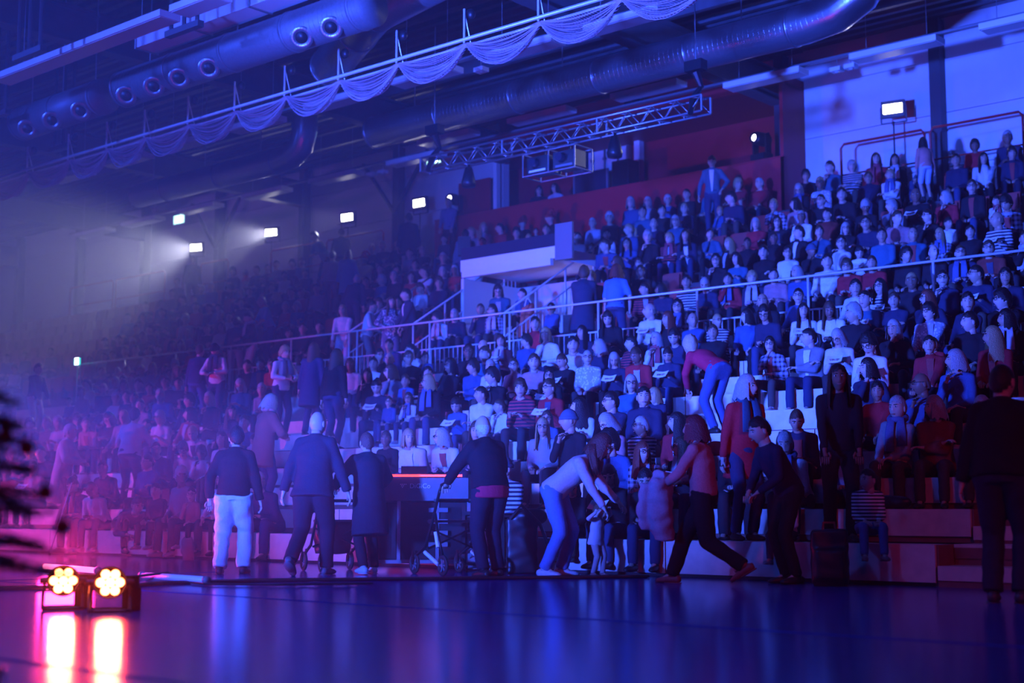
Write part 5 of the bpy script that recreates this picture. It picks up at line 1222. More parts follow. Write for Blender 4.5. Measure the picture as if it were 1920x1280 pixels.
# empty red seats in the gaps
seat0 = make_seat(); used = False; cnt = {}
for j in range(1, 8):
    y, z = row_of('U%d' % j); xs = [q['X'] for q in SPECS if q['row'] == 'U%d' % j]
    x = -7.6
    while x > -47:
        ok = all(abs(x - b) > .40 for b in xs) and not (3 <= j <= 4 and VX0 - .35 < x < VX1 + .35) and not (j <= 2 and VX0 - .5 < x < VX1 + .5) and not (-26.4 > x > -27.4) and not (j == 7 and -27 < x < -15.5)
        if ok and (x < -35.5 or rg.random() < .55):
            c = seat0 if not used else copy_tree(seat0, (0, 0, 0)); used = True
            c.location = (x, y + .05, deckz(j) - .02)
            cnt[j] = cnt.get(j, 0) + 1
            if x < -35.5: tag(c, 'empty red folding seat in the hazy far block, %s upper row' % UN[j], 'seat', 'empty red seats of the far block, %s row' % UN[j])
            else: tag(c, 'empty red folding seat among spectators, %s upper row, %s empty one from stairs end' % (UN[j], ordn(cnt[j])), 'seat', 'empty red seats among the spectators')
        x -= .56

# ------------------------------------------------------------------ people standing or on the hall floor
def stander(label, X, Y, Z, rel, sc, sk, topc, topm, legc, shoec, style, hairc, yaw=0, pitch=0, who='person', glasses=False, scarf=None, hat=None, group='people standing in the stand', topname='jumper', legname='trousers', inner=None, **kw):
    pk = {k: kw.pop(k) for k in list(kw) if k in ('fat', 'topinfl', 'leginfl', 'sleeve', 'leg', 'hem', 'toes', 'hs', 'shortlegs', 'voxel')}
    pk.setdefault('voxel', .022)
    seat = kw.pop('seat', False)
    pr_ = Proto(skeleton(seat, **kw), seed=X * 3, **pk)
    ac = math.degrees(math.atan2(-X, Y)); a = ac + rel
    o = dress(pr_, yaw, pitch, (X, Y, Z), rad(a), sc, sk, topc, topm, legc, shoec, style, hairc, glasses=glasses, scarf=scarf, hatname=hat, topname=topname, legname=legname, inner=inner)
    tag(o, label, who, group)
    return o, pr_, a
A_, B_, D_ = SKINS[0], SKINS[1], SKINS[3]
BK, NV, WH, JE = (.014, .014, .018), (.035, .045, .10), (.66, .66, .68), (.05, .09, .22)
KH, GH, RH, YH, BH = HAIRC['K'][0], HAIRC['G'][0], HAIRC['R'][0], HAIRC['Y'][0], HAIRC['B'][0]
SB, SW = (.02, .02, .02), (.55, .55, .57)
walk = ((-.10, -.16, .085), (.10, .18, .12))
side = ((-.27, -.04, .80), (.27, -.04, .80))
front = ((-.10, -.32, 1.08), (.10, -.32, 1.08))
low = ((-.16, -.30, .86), (.16, -.30, .86))
cross = ((.1, -.2, 1.16), (-.1, -.22, 1.12))
S_ = stander
S_('girl in pink top and pale blue shorts standing on the top row', -11.75, 25.5, 6.60, -150, .74, A_, (.5, .22, .2), 'cloth', (.35, .45, .7), SB, 'bob', KH, yaw=-30, who='child', shortlegs=True, hs=1.25, topname='top', legname='shorts')
S_('man in open teal jacket over white shirt standing against the red parapet', -16.69, 25.6, 6.60, -8, 1.0, A_, (.05, .12, .17), 'cloth', NV, SB, 'short', BH, pitch=25, hands=((-.3, -.06, .85), (.22, -.15, .95)), topname='jacket', inner=(.6, .6, .62))
S_('person in long dark coat with bushy brown hair, back turned, on the walkway', -16.57, 20.9, 3.50, 168, 1.05, A_, (.03, .04, .075), 'cloth', NV, SB, 'curly', (.09, .05, .03), hem=-.42, topinfl=.03, topname='coat', hands=low)
S_('red-haired person in bright blue tee standing at the walkway railing, back turned', -15.78, 20.85, 3.48, 160, 1.03, A_, (.07, .2, .5), 'cloth', NV, SB, 'bob', RH, yaw=-20, sleeve=.5, topname='tee_shirt', hands=((-.25, -.08, .86), (.24, -.05, .8)))
S_('backlit man in a pale shirt standing in front of an LED panel', -25.5, 26.55, 7.09, -20, 1.02, B_, (.12, .16, .3), 'cloth', BK, SB, 'crop', KH, hands=low)
S_('person in thick dark coat and beige trousers climbing to the top row', -26.22, 25.75, 6.60, 175, 1.08, B_, (.03, .035, .06), 'cloth', (.3, .26, .22), SB, 'short', KH, hem=-.28, topinfl=.03, topname='coat')
bp_, pr_bp, _a = S_('person carrying a dark backpack, back turned, below the red parapet', -22.74, 24.2, 5.63, 176, .98, A_, (.05, .1, .14), 'cloth', NV, SB, 'short', KH, topinfl=.03, topname='jacket')
obj('backpack', MB().box((0, .22, 1.24), (.3, .2, .46)).box((0, .33, 1.14), (.22, .06, .24)).tube([(-.1, .16, 1.44), (-.12, -.02, 1.47), (-.12, -.13, 1.3)], .016, 6).tube([(.1, .16, 1.44), (.12, -.02, 1.47), (.12, -.13, 1.3)], .016, 6), M['black'], bp_)
S_('long-haired woman in patterned sweater and open grey coat, hand on hip', -21.81, 20.9, 3.50, 8, 1.0, A_, (.10, .11, .2), 'knit', (.16, .14, .2), SB, 'long', BH, hands=((-.12, -.2, 1.02), (.24, -.05, 1.0)), elbow=(V((-1, .2, -.4)), V((1, .4, -.2))), hem=-.3, topname='coat')
S_('man in dark suit with white collar turned away beside the patterned sweater woman', -21.3, 21.0, 3.6, -70, 1.02, A_, (.03, .035, .07), 'cloth', BK, SB, 'short', KH, topname='jacket', hands=low, inner=(.65, .65, .66))
S_('person in teal fleece bending over papers on the top row', -29.38, 25.7, 6.60, -60, 1.05, A_, (.06, .17, .28), 'cloth', (.05, .045, .06), SB, 'short', KH, lean=38, pitch=20, hands=((-.08, -.42, .98), (.1, -.42, .98)))
S_('person in grey and white striped jumper and beige trousers, back turned', -27.37, 24.1, 5.63, 165, 1.0, A_, (.62, .64, .7), 'stripe', (.26, .22, .24), SB, 'short', KH, hands=side)
S_('person in light blue hooded coat standing beside the striped jumper', -26.75, 24.1, 5.63, 172, .97, A_, (.14, .34, .6), 'cloth', NV, SB, 'bob', BH, hem=-.42, topinfl=.03, topname='coat')
S_('dark silhouette of a man standing under a white LED panel', -28.85, 25.75, 6.60, 178, 1.05, B_, (.05, .055, .08), 'cloth', BK, SB, 'crop', KH, topname='jacket')
S_('grey-haired person in sky blue tee leaning to one side in the second upper row', -26.89, 21.75, 4.16, -65, .98, A_, (.14, .4, .6), 'cloth', JE, SB, 'short', GH, lean=22, sleeve=.5, hands=((-.15, -.4, .85), (.1, -.42, .9)), topname='tee_shirt')
S_('dark-haired person in navy jumper and pale jeans on the walkway, back turned', -27.05, 20.85, 3.55, 170, 1.0, A_, NV, 'cloth', (.5, .52, .6), SB, 'short', KH)
S_('woman in black jumper with pale scarf and white jeans on the walkway', -26.4, 20.85, 3.55, -75, 1.02, A_, (.02, .02, .04), 'cloth', (.6, .6, .66), SB, 'short', KH, pitch=18, scarf=(.5, .5, .52), hands=front)
S_('fair-haired woman in white wrap top standing at the walkway railing', -23.23, 20.85, 3.48, -20, .98, A_, (.6, .58, .62), 'cloth', (.5, .5, .6), SB, 'bob', YH, hands=low, topname='top')
S_('dark-haired man in white shirt with rolled sleeves and beige trousers, side view', -22.5, 20.86, 3.48, 75, 1.0, B_, WH, 'cloth', (.22, .19, .2), SB, 'short', KH, hands=((-.14, -.33, 1.05), (.14, -.33, 1.05)), topname='shirt')
S_('bald person with large blue shoulder bag stooping in the third upper row', -24.79, 22.5, 4.65, 160, 1.0, A_, (.03, .035, .07), 'cloth', NV, SB, 'ring', GH, lean=30, pitch=20, topinfl=.03)
S_('woman in cream top with dark scarf looking down beside dark sweater man', -23.2, 17.45, 2.33, -30, .98, A_, (.55, .55, .58), 'cloth', NV, SB, 'beanie', KH, pitch=26, hat='woollen_hat', scarf=(.05, .06, .1), hands=front)
S_('man in plain dark blue sweater standing and looking up in the seventh lower row', -23.95, 17.5, 2.33, 150, 1.02, A_, (.035, .045, .11), 'cloth', JE, SB, 'crop', BH)
S_('curly-haired woman in white sweater and patterned scarf standing in the sixth row', -20.24, 16.65, 2.00, 35, .97, A_, (.62, .6, .64), 'cloth', NV, SB, 'curly', YH, scarf=(.2, .22, .3), hands=front)
S_('woman with very long brown hair in dark blue dress, back turned', -19.42, 16.65, 2.00, 150, .98, A_, (.035, .05, .11), 'cloth', (.035, .05, .11), SB, 'long', (.09, .05, .035), hem=-.4, topname='dress')
S_('woman with wavy brown hair in black jacket turned away in the fifth row', -17.93, 15.85, 1.68, 140, 1.0, A_, BK, 'cloth', NV, SB, 'long', BH, topname='jacket')
S_('fair bobbed woman in rust coat with pink hood turned away, holding sticks', -16.73, 13.45, .705, 120, 1.0, A_, (.26, .09, .08), 'cloth', NV, SB, 'bob', (.4, .36, .3), hem=-.3, topinfl=.03, topname='coat', hands=front, scarf=(.5, .3, .3), pitch=15)
S_('dark-haired person in light grey sweater standing in second row, back turned', -20.18, 13.45, .705, 155, .98, B_, (.34, .34, .42), 'cloth', NV, SB, 'short', KH, lean=14, hands=front, fat=1.12)
S_('person in dark top and white trousers standing in the hazy seventh row', -30.11, 17.45, 2.33, 40, 1.02, B_, (.03, .03, .05), 'cloth', (.6, .6, .65), SB, 'short', KH, hands=low)
S_('white-haired person in long beige coat standing in the front row, side view', -20.87, 12.65, .38, 70, 1.0, A_, (.46, .38, .40), 'cloth', (.2, .18, .2), SB, 'short', GH, hem=-.5, topinfl=.03, topname='coat', hands=front)
S_('hazy dark figure standing right under the farthest LED panels', -35.61, 25.75, 6.60, 10, 1.05, B_, (.06, .06, .07), 'cloth', BK, SB, 'crop', GH)
S_('fair curly woman in red jumper and jeans bending over in the fifth row', -10.28, 15.85, 1.68, -140, 1.0, A_, (.46, .02, .06), 'cloth', JE, SB, 'curly', (.42, .34, .24), lean=62, yaw=-20, pitch=-10, hipz=.86, hands=((-.22, -.50, .62), (.15, -.48, .62)), headfwd=.06)
S_('grey-haired woman in long red cardigan with teal scarf looking aside', -7.98, 12.72, .38, 30, 1.0, A_, (.46, .02, .035), 'cloth', NV, SB, 'bob', (.36, .34, .36), yaw=25, scarf=(.03, .10, .16), hem=-.28, topname='cardigan', hands=side)
S_('dark-skinned woman in black with long black hair standing on the front bench', -6.87, 12.72, .38, 5, 1.02, SKINS[4], BK, 'cloth', BK, SB, 'long', KH, hands=low, topname='top')
S_('woman with glasses watching from behind the red parapet, first of two', -23.05, 27.3, 7.2, -5, 1.0, A_, BK, 'cloth', BK, SB, 'bob', KH, glasses=True, hands=front)
S_('woman in pale collar watching from behind the red parapet, second of two', -22.5, 27.35, 7.2, -35, 1.0, A_, (.4, .4, .45), 'cloth', BK, SB, 'bob', KH, glasses=True, hands=front)
# on the hall floor
FG = 'people on the hall floor'
S_('teenager in black hoodie and baggy pale jeans walking away across the floor', -12.69, 9.80, 0, 168, .945, A_, (.012, .012, .016), 'cloth', (.58, .60, .68), (.02, .02, .03), 'short', KH, yaw=18, leg=1.42, topinfl=.028, hem=-.10, feet=((-.13, -.05, .085), (.12, .10, .085)), hands=((-.30, -.10, .82), (.28, -.02, .86)), voxel=.016, group=FG, topname='hoodie', legname='jeans')
S_('bald man in dark overshirt and cargo trousers striding away over the floor', -11.78, 10.16, 0, 158, 1.034, A_, (.022, .022, .04), 'cloth', (.016, .018, .03), (.12, .12, .14), None, (.12, .11, .10), yaw=-12, leg=1.22, topinfl=.026, hem=-.12, feet=((-.09, -.18, .085), (.11, .30, .17)), toes=((-.1, -1, 0), (.1, -1, -.75)), hands=((-.33, -.14, .86), (.31, .04, .86)), voxel=.016, fat=1.1, group=FG, topname='shirt')
S_('short-haired person in long dark coat pushing a wheeled walker, back turned', -11.53, 10.75, 0, -160, .907, A_, (.016, .018, .03), 'cloth', (.014, .014, .02), (.5, .5, .53), 'crop', (.14, .05, .04), lean=8, topinfl=.035, hem=-.46, feet=((-.11, -.12, .085), (.10, .10, .10)), hands=((-.28, -.42, 1.05), (.28, -.42, 1.05)), voxel=.016, group=FG, topname='coat')
om_, pom, _a = S_('old balding man in black jacket over red shirt, leaning on a rollator', -10.05, 11.10, 0, -150, 1.0, A_, (.010, .010, .016), 'cloth', (.016, .018, .032), SB, 'ring', (.5, .5, .5), lean=14, yaw=-8, topinfl=.026, hem=-.01, fat=1.12, leg=1.15, feet=((-.10, -.02, .085), (.11, .05, .085)), hands=((-.27, -.44, .99), (.27, -.44, .99)), voxel=.016, group=FG, topname='jacket')
rs = remesh(MB().loft([(pom.J['hip'] - Z_ * .10, X_, Y_, .205, .155), (pom.J['hip'] - Z_ * .02, X_, Y_, .208, .158), (pom.J['hip'] + Z_ * .08, X_, Y_, .2, .15)], 20), .016, 1)
rm = to_mesh('shirt_hem', *rs); rm.materials.append(M['cloth']); link('shirt_hem', rm, None, om_, color=(.5, .02, .06, 1))
bw_, pbw, _a = S_('woman with long red hair and glasses bending down to hold a toddler', -9.71, 11.72, 0, 72, 1.0, A_, (.46, .34, .36), 'cloth', (.10, .18, .40), (.5, .48, .5), 'bob', (.10, .02, .015), lean=50, pitch=24, glasses=True, leg=1.12, feet=((-.12, .06, .085), (.12, -.05, .085)), hands=((-.16, -.60, .72), (.20, -.66, .78)), hipz=.90, voxel=.016, group=FG, legname='jeans', headfwd=.05)
hl = MB(); h0 = pbw.J['head']; rl = random.Random(3)
for s in range(16):
    a = PI * (.05 + .9 * s / 15) ; o_ = h0 + V((math.cos(a) * .085, .03 + math.sin(a) * .09, .02))
    L_ = rl.uniform(.26, .36)
    hl.tube([o_, o_ + V((math.cos(a) * .03, .0, -.12)), o_ + V((math.cos(a) * .02 + rl.uniform(-.02, .02), -.02, -L_ * .7)), o_ + V((rl.uniform(-.02, .02), -.03, -L_))], [.026, .03, .024, .006], 7)
obj('hair_lock', hl, M['hair'], bw_, True, color=(.10, .02, .015, 1))
S_('toddler in pale top with arms lifted, held by the bending woman', -9.36, 12.0, 0, 55, .435, A_, (.55, .45, .5), 'cloth', (.45, .3, .3), (.3, .12, .12), 'crop', (.12, .06, .03), pitch=26, hs=1.75, hem=-.16, fat=1.2, leg=1.1, hands=((-.30, -.22, 1.55), (.22, -.26, 1.62)), feet=((-.1, .02, .085), (.1, -.12, .085)), voxel=.022, who='child', group=FG, topname='dress')
pw_, ppw, _a = S_('red-bobbed woman in pink jumper and black trousers walking, coat over arm', -7.60, 11.42, 0, -112, .965, A_, (.50, .16, .19), 'cloth', (.012, .012, .016), (.22, .06, .06), 'bob', (.13, .015, .02), lean=6, leg=1.2, feet=((-.07, -.38, .085), (.07, .42, .19)), toes=((-.1, -1, 0), (.1, -1, -.6)), hipz=.86, hands=((-.2, -.34, 1.0), (.15, -.36, .98)), voxel=.016, group=FG, hem=-.02)
cm = remesh(MB().loft([(V((.14, -.40, 1.04)), X_, Y_, .16, .10), (V((.15, -.42, .85)), X_, Y_, .17, .13), (V((.14, -.42, .62)), X_, Y_, .15, .14), (V((.16, -.36, .42)), X_, Y_, .10, .10)], 16).limb((.02, -.36, 1.02), (.22, -.4, 1.04), .08, .09).loft([(V((.24, -.5, .98)), X_, Y_, .08, .06), (V((.26, -.55, .7)), X_, Y_, .09, .06), (V((.25, -.52, .52)), X_, Y_, .06, .05)], 12), .016, 3, .012, 2)
M4 = pw_.matrix_basis
cme = to_mesh('carried_coat', cm[0], cm[1]); cme.materials.append(M['cloth'])
co_ = link('coat', cme, None, None, pw_.location, pw_.rotation_euler, (.30, .25, .32, 1)); co_.scale = pw_.scale
tag(co_, 'greyish mauve coat draped over the walking woman\'s arm', 'coat')
S_('tall man in black jacket and dark jeans with crossbody strap, back turned', -4.38, 10.66, 0, 168, 1.065, A_, (.010, .010, .014), 'cloth', (.022, .026, .05), (.05, .05, .06), 'crop', KH, yaw=-14, topinfl=.03, leg=1.2, hem=-.10, fat=1.1, hands=((-.31, -.05, .82), (.30, -.02, .82)), voxel=.016, group=FG, topname='jacket', legname='jeans')
S_('dark-haired person in grey top bending to the floor from front bench', -19.05, 12.62, .38, 20, 1.0, B_, (.09, .07, .12), 'cloth', BK, SB, 'short', KH, seat=True, lean=72, pitch=20, hands=((-.16, -.62, -.05), (.05, -.66, -.08)), group=FG)
S_('little girl in striped white top sitting on a man\'s lap', -6.43, 12.42, .46, 10, .68, A_, (.6, .58, .6), 'stripe', (.09, .14, .3), (.3, .1, .1), 'ponytail', KH, seat=True, yaw=-50, hs=1.3, who='child', group=FG)
S_('dark-clad man leaning forward behind the walking woman', -7.05, 12.05, 0, -60, .96, A_, (.02, .02, .05), 'cloth', BK, SB, 'short', KH, lean=30, pitch=18, hands=((-.1, -.4, .9), (.1, -.4, .9)), group=FG)
# ------------------------------------------------------------------ things on the hall floor
def wheel(c, r, axis, parent, w=.03, name='wheel'):
    R = V(axis).normalized().to_track_quat('Z', 'Y').to_matrix()
    o = obj(name, MB().lathe([(r - .035, -w / 2), (r - .008, -w / 2), (r, -w * .3), (r, w * .3), (r - .008, w / 2), (r - .035, w / 2), (r - .035, -w / 2)], c, 26, 0, R), M['tyre'], parent, True)
    sp = MB().lathe([(0, -w * .5), (.025, -w * .5), (.025, w * .5), (0, w * .5)], c, 12, 0, R)
    for k in range(6):
        a = k * PI / 3; sp.limb(V(c), V(c) + R @ V((math.cos(a) * (r - .03), math.sin(a) * (r - .03), 0)), .009, .009, 5)
    obj('spokes', sp, M['grey'], o)
    return o
def rollator(loc, rz, label, bag, refl):
    t = empty('rollator', loc, rz)
    for s in (-1, 1):
        x = s * .28
        obj('side_frame', MB().tube([(x, .30, .95), (x, .26, .90), (x, .10, .58), (x, -.06, .30), (x, -.30, .19)], .016, 8).tube([(x, .16, .66), (x, .24, .40), (x, .34, .2)], .016, 8), M['blackmetal'], t, True)
        obj('handle_tube', MB().limb((x, .22, .82), (x, .30, .97), .014, .014, 8), M['grey'], t, True)
        obj('handle', MB().tube([(x, .30, .96), (x, .40, .985), (x, .46, .975)], .019, 8), M['black'], t, True)
        obj('brake_lever', MB().tube([(x, .31, .93), (x, .42, .93), (x, .46, .945)], .008, 6), M['blackmetal'], t, True)
        if refl:
            obj('reflector', MB().limb((x + s * .012, .20, .46), (x + s * .012, .255, .30), .024, .024, 8), M['white'], t)
            obj('reflector', MB().limb((x + s * .012, -.05, .24), (x + s * .012, .26, .12), .022, .022, 8), M['white'], t)
        obj('fork', MB().b2((x - .03, -.34, .1), (x - .02, -.30, .25)).b2((x + .02, -.34, .1), (x + .03, -.30, .25)), M['blackmetal'], t)
        wheel((x, -.32, .11), .11, (1, 0, 0), t); wheel((x, .34, .11), .11, (1, 0, 0), t)
    obj('seat', MB().b2((-.25, -.08, .56), (.25, .16, .585)), M['black'], t)
    obj('cross_brace', MB().limb((-.28, 0, .5), (.28, 0, .28), .012, .012, 6).limb((.28, 0, .5), (-.28, 0, .28), .012, .012, 6), M['blackmetal'], t)
    obj('backrest_strap', MB().tube([(-.28, .16, .8), (-.2, .04, .8), (.2, .04, .8), (.28, .16, .8)], .02, 6), M['black'], t)
    if bag:
        g = remesh(MB().loft([(V((0, -.12, .56)), X_, Y_, .22, .10), (V((0, -.12, .40)), X_, Y_, .24, .14), (V((0, -.12, .20)), X_, Y_, .21, .13)], 14), .02, 2, .008, 1)
        me = to_mesh('shopping_bag', *g); me.materials.append(M['black']); link('shopping_bag', me, None, t)
    return tag(t, label, 'walker', 'wheeled walkers')
rollator((-10.87, 11.36, 0), rad(42.2 - 150), 'black rollator with white reflector strips, held by the old man', False, True)
rollator((-12.36, 11.02, 0), rad(47 - 160), 'rollator with black bag, pushed by the person in long coat', True, False)

# mixing desk on its case
c = empty('mixing_console', (-11.78, 11.76, 0), rad(45))
obj('rear_panel', MB().b2((-.62, -.30, .80), (.62, -.24, 1.06)), M['panelgrey'], c)
obj('desk_top', MB().prism([(-.28, 1.06), (-.24, .8), (.25, .78), (.25, .9), (-.02, 1.0)], 0, -.62, .62), M['black'], c)
obj('led_strip', MB().limb((-.60, -.305, 1.085), (.50, -.305, 1.085), .014, .014, 8), M['strip'], c)
obj('screen', MB().prism([(-.2, 1.07), (-.17, 1.07), (-.05, 1.2), (-.08, 1.2)], 0, -.2, .1), M['grey'], c)
for x in (-.6, .6): obj('end_cheek', MB().prism([(-.32, .78), (.26, .76), (.26, .94), (-.28, 1.1), (-.32, 1.1)], 0, x - .03, x + .03), M['blackmetal'], c)
lt = text('DiGiCo', .075, (.02, -.305, .965), (PI / 2, 0, 0), M['white'], c)
lg = MB()
for a, b in ((-.2, .985), (-.18, .985), (-.16, .985), (-.19, .968), (-.17, .968), (-.18, .951), (-.14, .985)): lg.ball((a, -.304, b), (.007, .003, .007), 8, 5)
obj('logo_dots', lg, M['white'], c)
obj('connector', MB().lathe([(.018, 0), (.018, .01), (.025, .01), (.025, 0)], (-.47, -.30, 1.0), 14, 0, Matrix.Rotation(PI / 2, 3, 'X')), M['steel'], c)
text('audio console', .022, (-.42, -.305, .88), (PI / 2, 0, 0), M['steel'], c) if False else None
for x in (-.58, -.22, .22, .58): obj('stand_leg', MB().b2((x - .02, -.2, .10), (x + .02, -.16, .80)), M['steel'], c)
for x, w in ((-.4, .3), (0.0, .38), (.4, .3)):
    d = obj('case_door', MB().b2((x - w / 2, -.18, .14), (x + w / 2, -.15, .78)), M['black'], c)
    for z in (.3, .62): obj('door_frame', MB().b2((x - w * .3, -.19, z - .11), (x + w * .3, -.181, z + .11)), M['blackmetal'], d)
for k in range(4): obj('cable_bundle', MB().b2((.12, -.24, .28 + k * .13), (.34, -.2, .33 + k * .13)), M['grey'], c)
obj('case_body', MB().b2((-.56, -.15, .12), (.56, .22, .78)), M['black'], c)
obj('case_base', MB().b2((-.62, -.22, .09), (.62, .24, .13)), M['steel'], c)
for x in (-.5, .5):
    for y in (-.14, .18): wheel((x, y, .05), .05, (1, 0, 0), c, .03, 'castor')
tag(c, 'mixing console with glowing red light strip on a black case', 'mixing desk')
r = empty('amplifier_rack', (-11.0, 12.02, 0), rad(43))
obj('case_shell', MB().b2((-.22, -.22, .08), (.22, -.18, .1)).b2((-.24, -.24, .08), (-.2, .12, .66)).b2((.2, -.24, .08), (.24, .12, .66)).b2((-.24, -.24, .64), (.24, .12, .68)).b2((-.24, .08, .08), (.24, .12, .66)), M['black'], r)
for k in range(3):
    u = obj('rack_unit', MB().b2((-.19, -.2, .11 + k * .18), (.19, .06, .27 + k * .18)), M['blackmetal'] if k else M['steel'], r)
    obj('rack_rim', MB().tube([(-.18, -.205, .12 + k * .18), (.18, -.205, .12 + k * .18), (.18, -.205, .26 + k * .18), (-.18, -.205, .26 + k * .18)], .006, 5, 0, True), M['steel'], u)
    rq = random.Random(k)
    for q in range(4):
        obj('patch_cable', MB().tube([(-.15 + .09 * q, -.205, .16 + k * .18), (-.12 + .08 * q, -.26, .18 + k * .18 + rq.uniform(-.03, .04)), (-.1 + .08 * q, -.205, .22 + k * .18)], .007, 5), M['black'] if q % 2 else M['grey'], u)
obj('status_light', MB().ball((.15, -.21, .60), .014, 8, 6), M['green'], r)
for x in (-.18, .18): wheel((x, -.1, .04), .04, (1, 0, 0), r, .025, 'castor')
tag(r, 'open amplifier rack full of cables with a green light', 'rack')
t = empty('equipment_bag', (-10.40, 12.0, 0), rad(40)); g = remesh(MB().box((0, 0, .3), (.34, .2, .6)).ball((.1, -.05, .62), (.2, .12, .1)), .03, 2, .008)
me = to_mesh('bag_body', *g); me.materials.append(M['black']); link('bag_body', me, None, t)
obj('strap', MB().tube([(-.12, -.1, .6), (0, -.2, .75), (.2, -.18, .55), (.3, -.1, .3)], .02, 6), M['black'], t)
tag(t, 'black equipment bag with strap beside the amplifier rack', 'bag')

# red floor lamps
def par(loc, rz, tilt, label):
    t = empty('par_can', loc, rz)
    R = Matrix.Rotation(PI / 2 - rad(tilt), 3, 'X')
    cc = V((0, 0, .20))
    b = obj('can', MB().lathe([(0, -.2), (.07, -.2), (.10, -.15), (.105, .0), (.112, .0), (.112, .03), (.104, .03), (.100, .0)], cc, 24, 0, R), M['blackmetal'], t, True)
    for k in range(7):
        rr_ = 0 if k == 0 else .064; a = k * PI / 3
        p = cc + R @ V((rr_ * math.cos(a), rr_ * math.sin(a), .005))
        obj('lens', MB().lathe([(0, .018), (.018, .014), (.031, 0)], p, 12, 0, R), M['parred'], b, True)
    for s in (-1, 1):
        obj('yoke', MB().tube([(s * .125, 0, .20), (s * .135, -.02, .1), (s * .135, -.09, .012), (s * .1, -.1, .012)], .012, 6), M['blackmetal'], t)
        obj('rear_foot', MB().tube([(s * .125, 0, .20), (s * .135, .05, .1), (s * .135, .12, .012), (-s * .0, .12, .012)], .012, 6), M['blackmetal'], t)
        obj('knob', MB().limb((s * .11, 0, .2), (s * .16, 0, .2), .024, .02, 10), M['black'], t)
    obj('front_bar', MB().limb((-.135, -.09, .012), (.135, -.09, .012), .012, .012, 6), M['blackmetal'], t)
    tag(t, label, 'stage lamp', 'red floor lamps')
    p = V(loc) + V((0, 0, .2)); d = V((math.sin(rz), -math.cos(rz), math.tan(rad(tilt))))
    lamp('par_beam', 'SPOT', p + d * .14, p + d * 3, 300, (1.0, .045, .02), .08, 50, .9)
par((-9.14, 5.58, 0), rad(58), 2, 'lit red floor lamp of the pair, nearer the fir branch')
par((-8.66, 5.65, 0), rad(57), 0, 'lit red floor lamp of the pair, nearer the lying light tube')
t = empty('lamp_bar', (-8.9, 5.75, 0), rad(8)); obj('bar', MB().b2((-.3, .02, .16), (.3, .06, .24)), M['black'], t); obj('foot', MB().b2((-.28, -.02, 0), (-.22, .1, .16)).b2((.22, -.02, 0), (.28, .1, .16)), M['blackmetal'], t)
tag(t, 'black bracket bar linking the two red floor lamps', 'bracket')
def tube_lamp(a, b, label, m='tubew'):
    a, b = V(a), V(b); d = (b - a).normalized()
    t = empty('light_tube', (a + b) / 2); h = (b - a) / 2
    obj('frosted_tube', MB().limb(-h, h, .033, .033, 14), M[m], t, True)
    for s in (-1, 1): obj('end_cap', MB().limb(h * s, h * s + d * s * .04, .040, .038, 12), M['grey'], t, True)
    obj('base_rail', MB().limb(-h - Z_ * .035, h - Z_ * .035, .02, .02, 6), M['grey'], t)
    tag(t, label, 'light tube', 'light tubes on the floor')
tube_lamp((-12.24, 8.36, .05), (-10.98, 8.18, .05), 'pale unlit light tube lying on the floor by the walking teenager')
tube_lamp((-14.87, 8.84, .055), (-13.44, 8.60, .055), 'glowing pink light tube lying behind the two red floor lamps', 'tubelit')
lamp('pink_tube_light', 'POINT', (-14.2, 8.7, .25), (-14.2, 8.7, 0), 260, (1.0, .02, .25), .3)
cp = [(-11.75, 6.26), (-11.69, 6.52), (-11.26, 7.48), (-11.39, 7.97), (-11.11, 8.88), (-10.48, 9.85), (-9.75, 10.78), (-9.2, 11.5), (-8.8, 12.1)]
t = MB()
for o_ in (0, .035, .07): t.tube([(x + o_, y - o_ * .3, .018 + .004 * math.sin(i * 2 + o_ * 50)) for i, (x, y) in enumerate(cp)], .016, 6)
tag(obj('floor_cable', t, M['black']), 'black cable bundle snaking over the floor in front of the benches', 'cable')
t = MB().tube([(-12.6, 7.6, .015), (-12.1, 7.9, .03), (-11.8, 8.35, .09), (-11.45, 8.25, .02), (-10.9, 8.1, .02), (-10.3, 8.5, .02), (-9.8, 9.2, .02)], .012, 6)
tag(obj('power_cord', t, M['black']), 'thin black cord looped over the pale lying light tube', 'cable')

# walking cane, bags and coats on the benches
t = empty('walking_cane', (-20.27, 12.12, 0)); d = V((.56, 0, 1.12))
obj('shaft', MB().limb((0, 0, .03), d, .012, .012, 8), M['white'], t, True); obj('tip', MB().limb((-.015, 0, 0), (.01, 0, .05), .018, .016, 8), M['tyre'], t); obj('grip', MB().tube([d, d + V((.05, 0, .04)), d + V((.0, 0, .08)), d + V((-.07, 0, .07))], .014, 8), M['black'], t, True)
tag(t, 'thin white walking cane leaning beside the front bench', 'cane')
def lump(name, label, cat, loc, dims, m, seed, rz=0, parts=None, color=None):
    mb = MB(); rq = random.Random(seed)
    for k in range(6): mb.ball((rq.uniform(-.5, .5) * dims[0], rq.uniform(-.4, .4) * dims[1], dims[2] * rq.uniform(.3, .5)), (dims[0] * .45, dims[1] * .5, dims[2] * .5), 12, 8)
    g = remesh(mb, .025, 2, .012, seed); me = to_mesh(name, *g); me.materials.append(m)
    o = link(name, me, None, None, loc, (0, 0, rz), color)
    return tag(o, label, cat)
lump('coat', 'black coat dumped on the second bench tier near the aisle steps', 'coat', (-6.75, 13.36, .70), (.42, .2, .16), M['black'], 3, .05)
lump('coat', 'blue jacket lying on the benches behind the old man', 'coat', (-10.9, 13.35, .70), (.25, .18, .2), M['cloth'], 4, 0, color=(.05, .12, .3, 1))
lump('bag', 'small grey bag standing by the feet in the front row', 'bag', (-16.6, 12.05, 0), (.13, .1, .34), M['cloth'], 5, 0, color=(.2, .2, .24, 1))
bk = empty('backpack', (-6.58, 11.95, 0), rad(28))
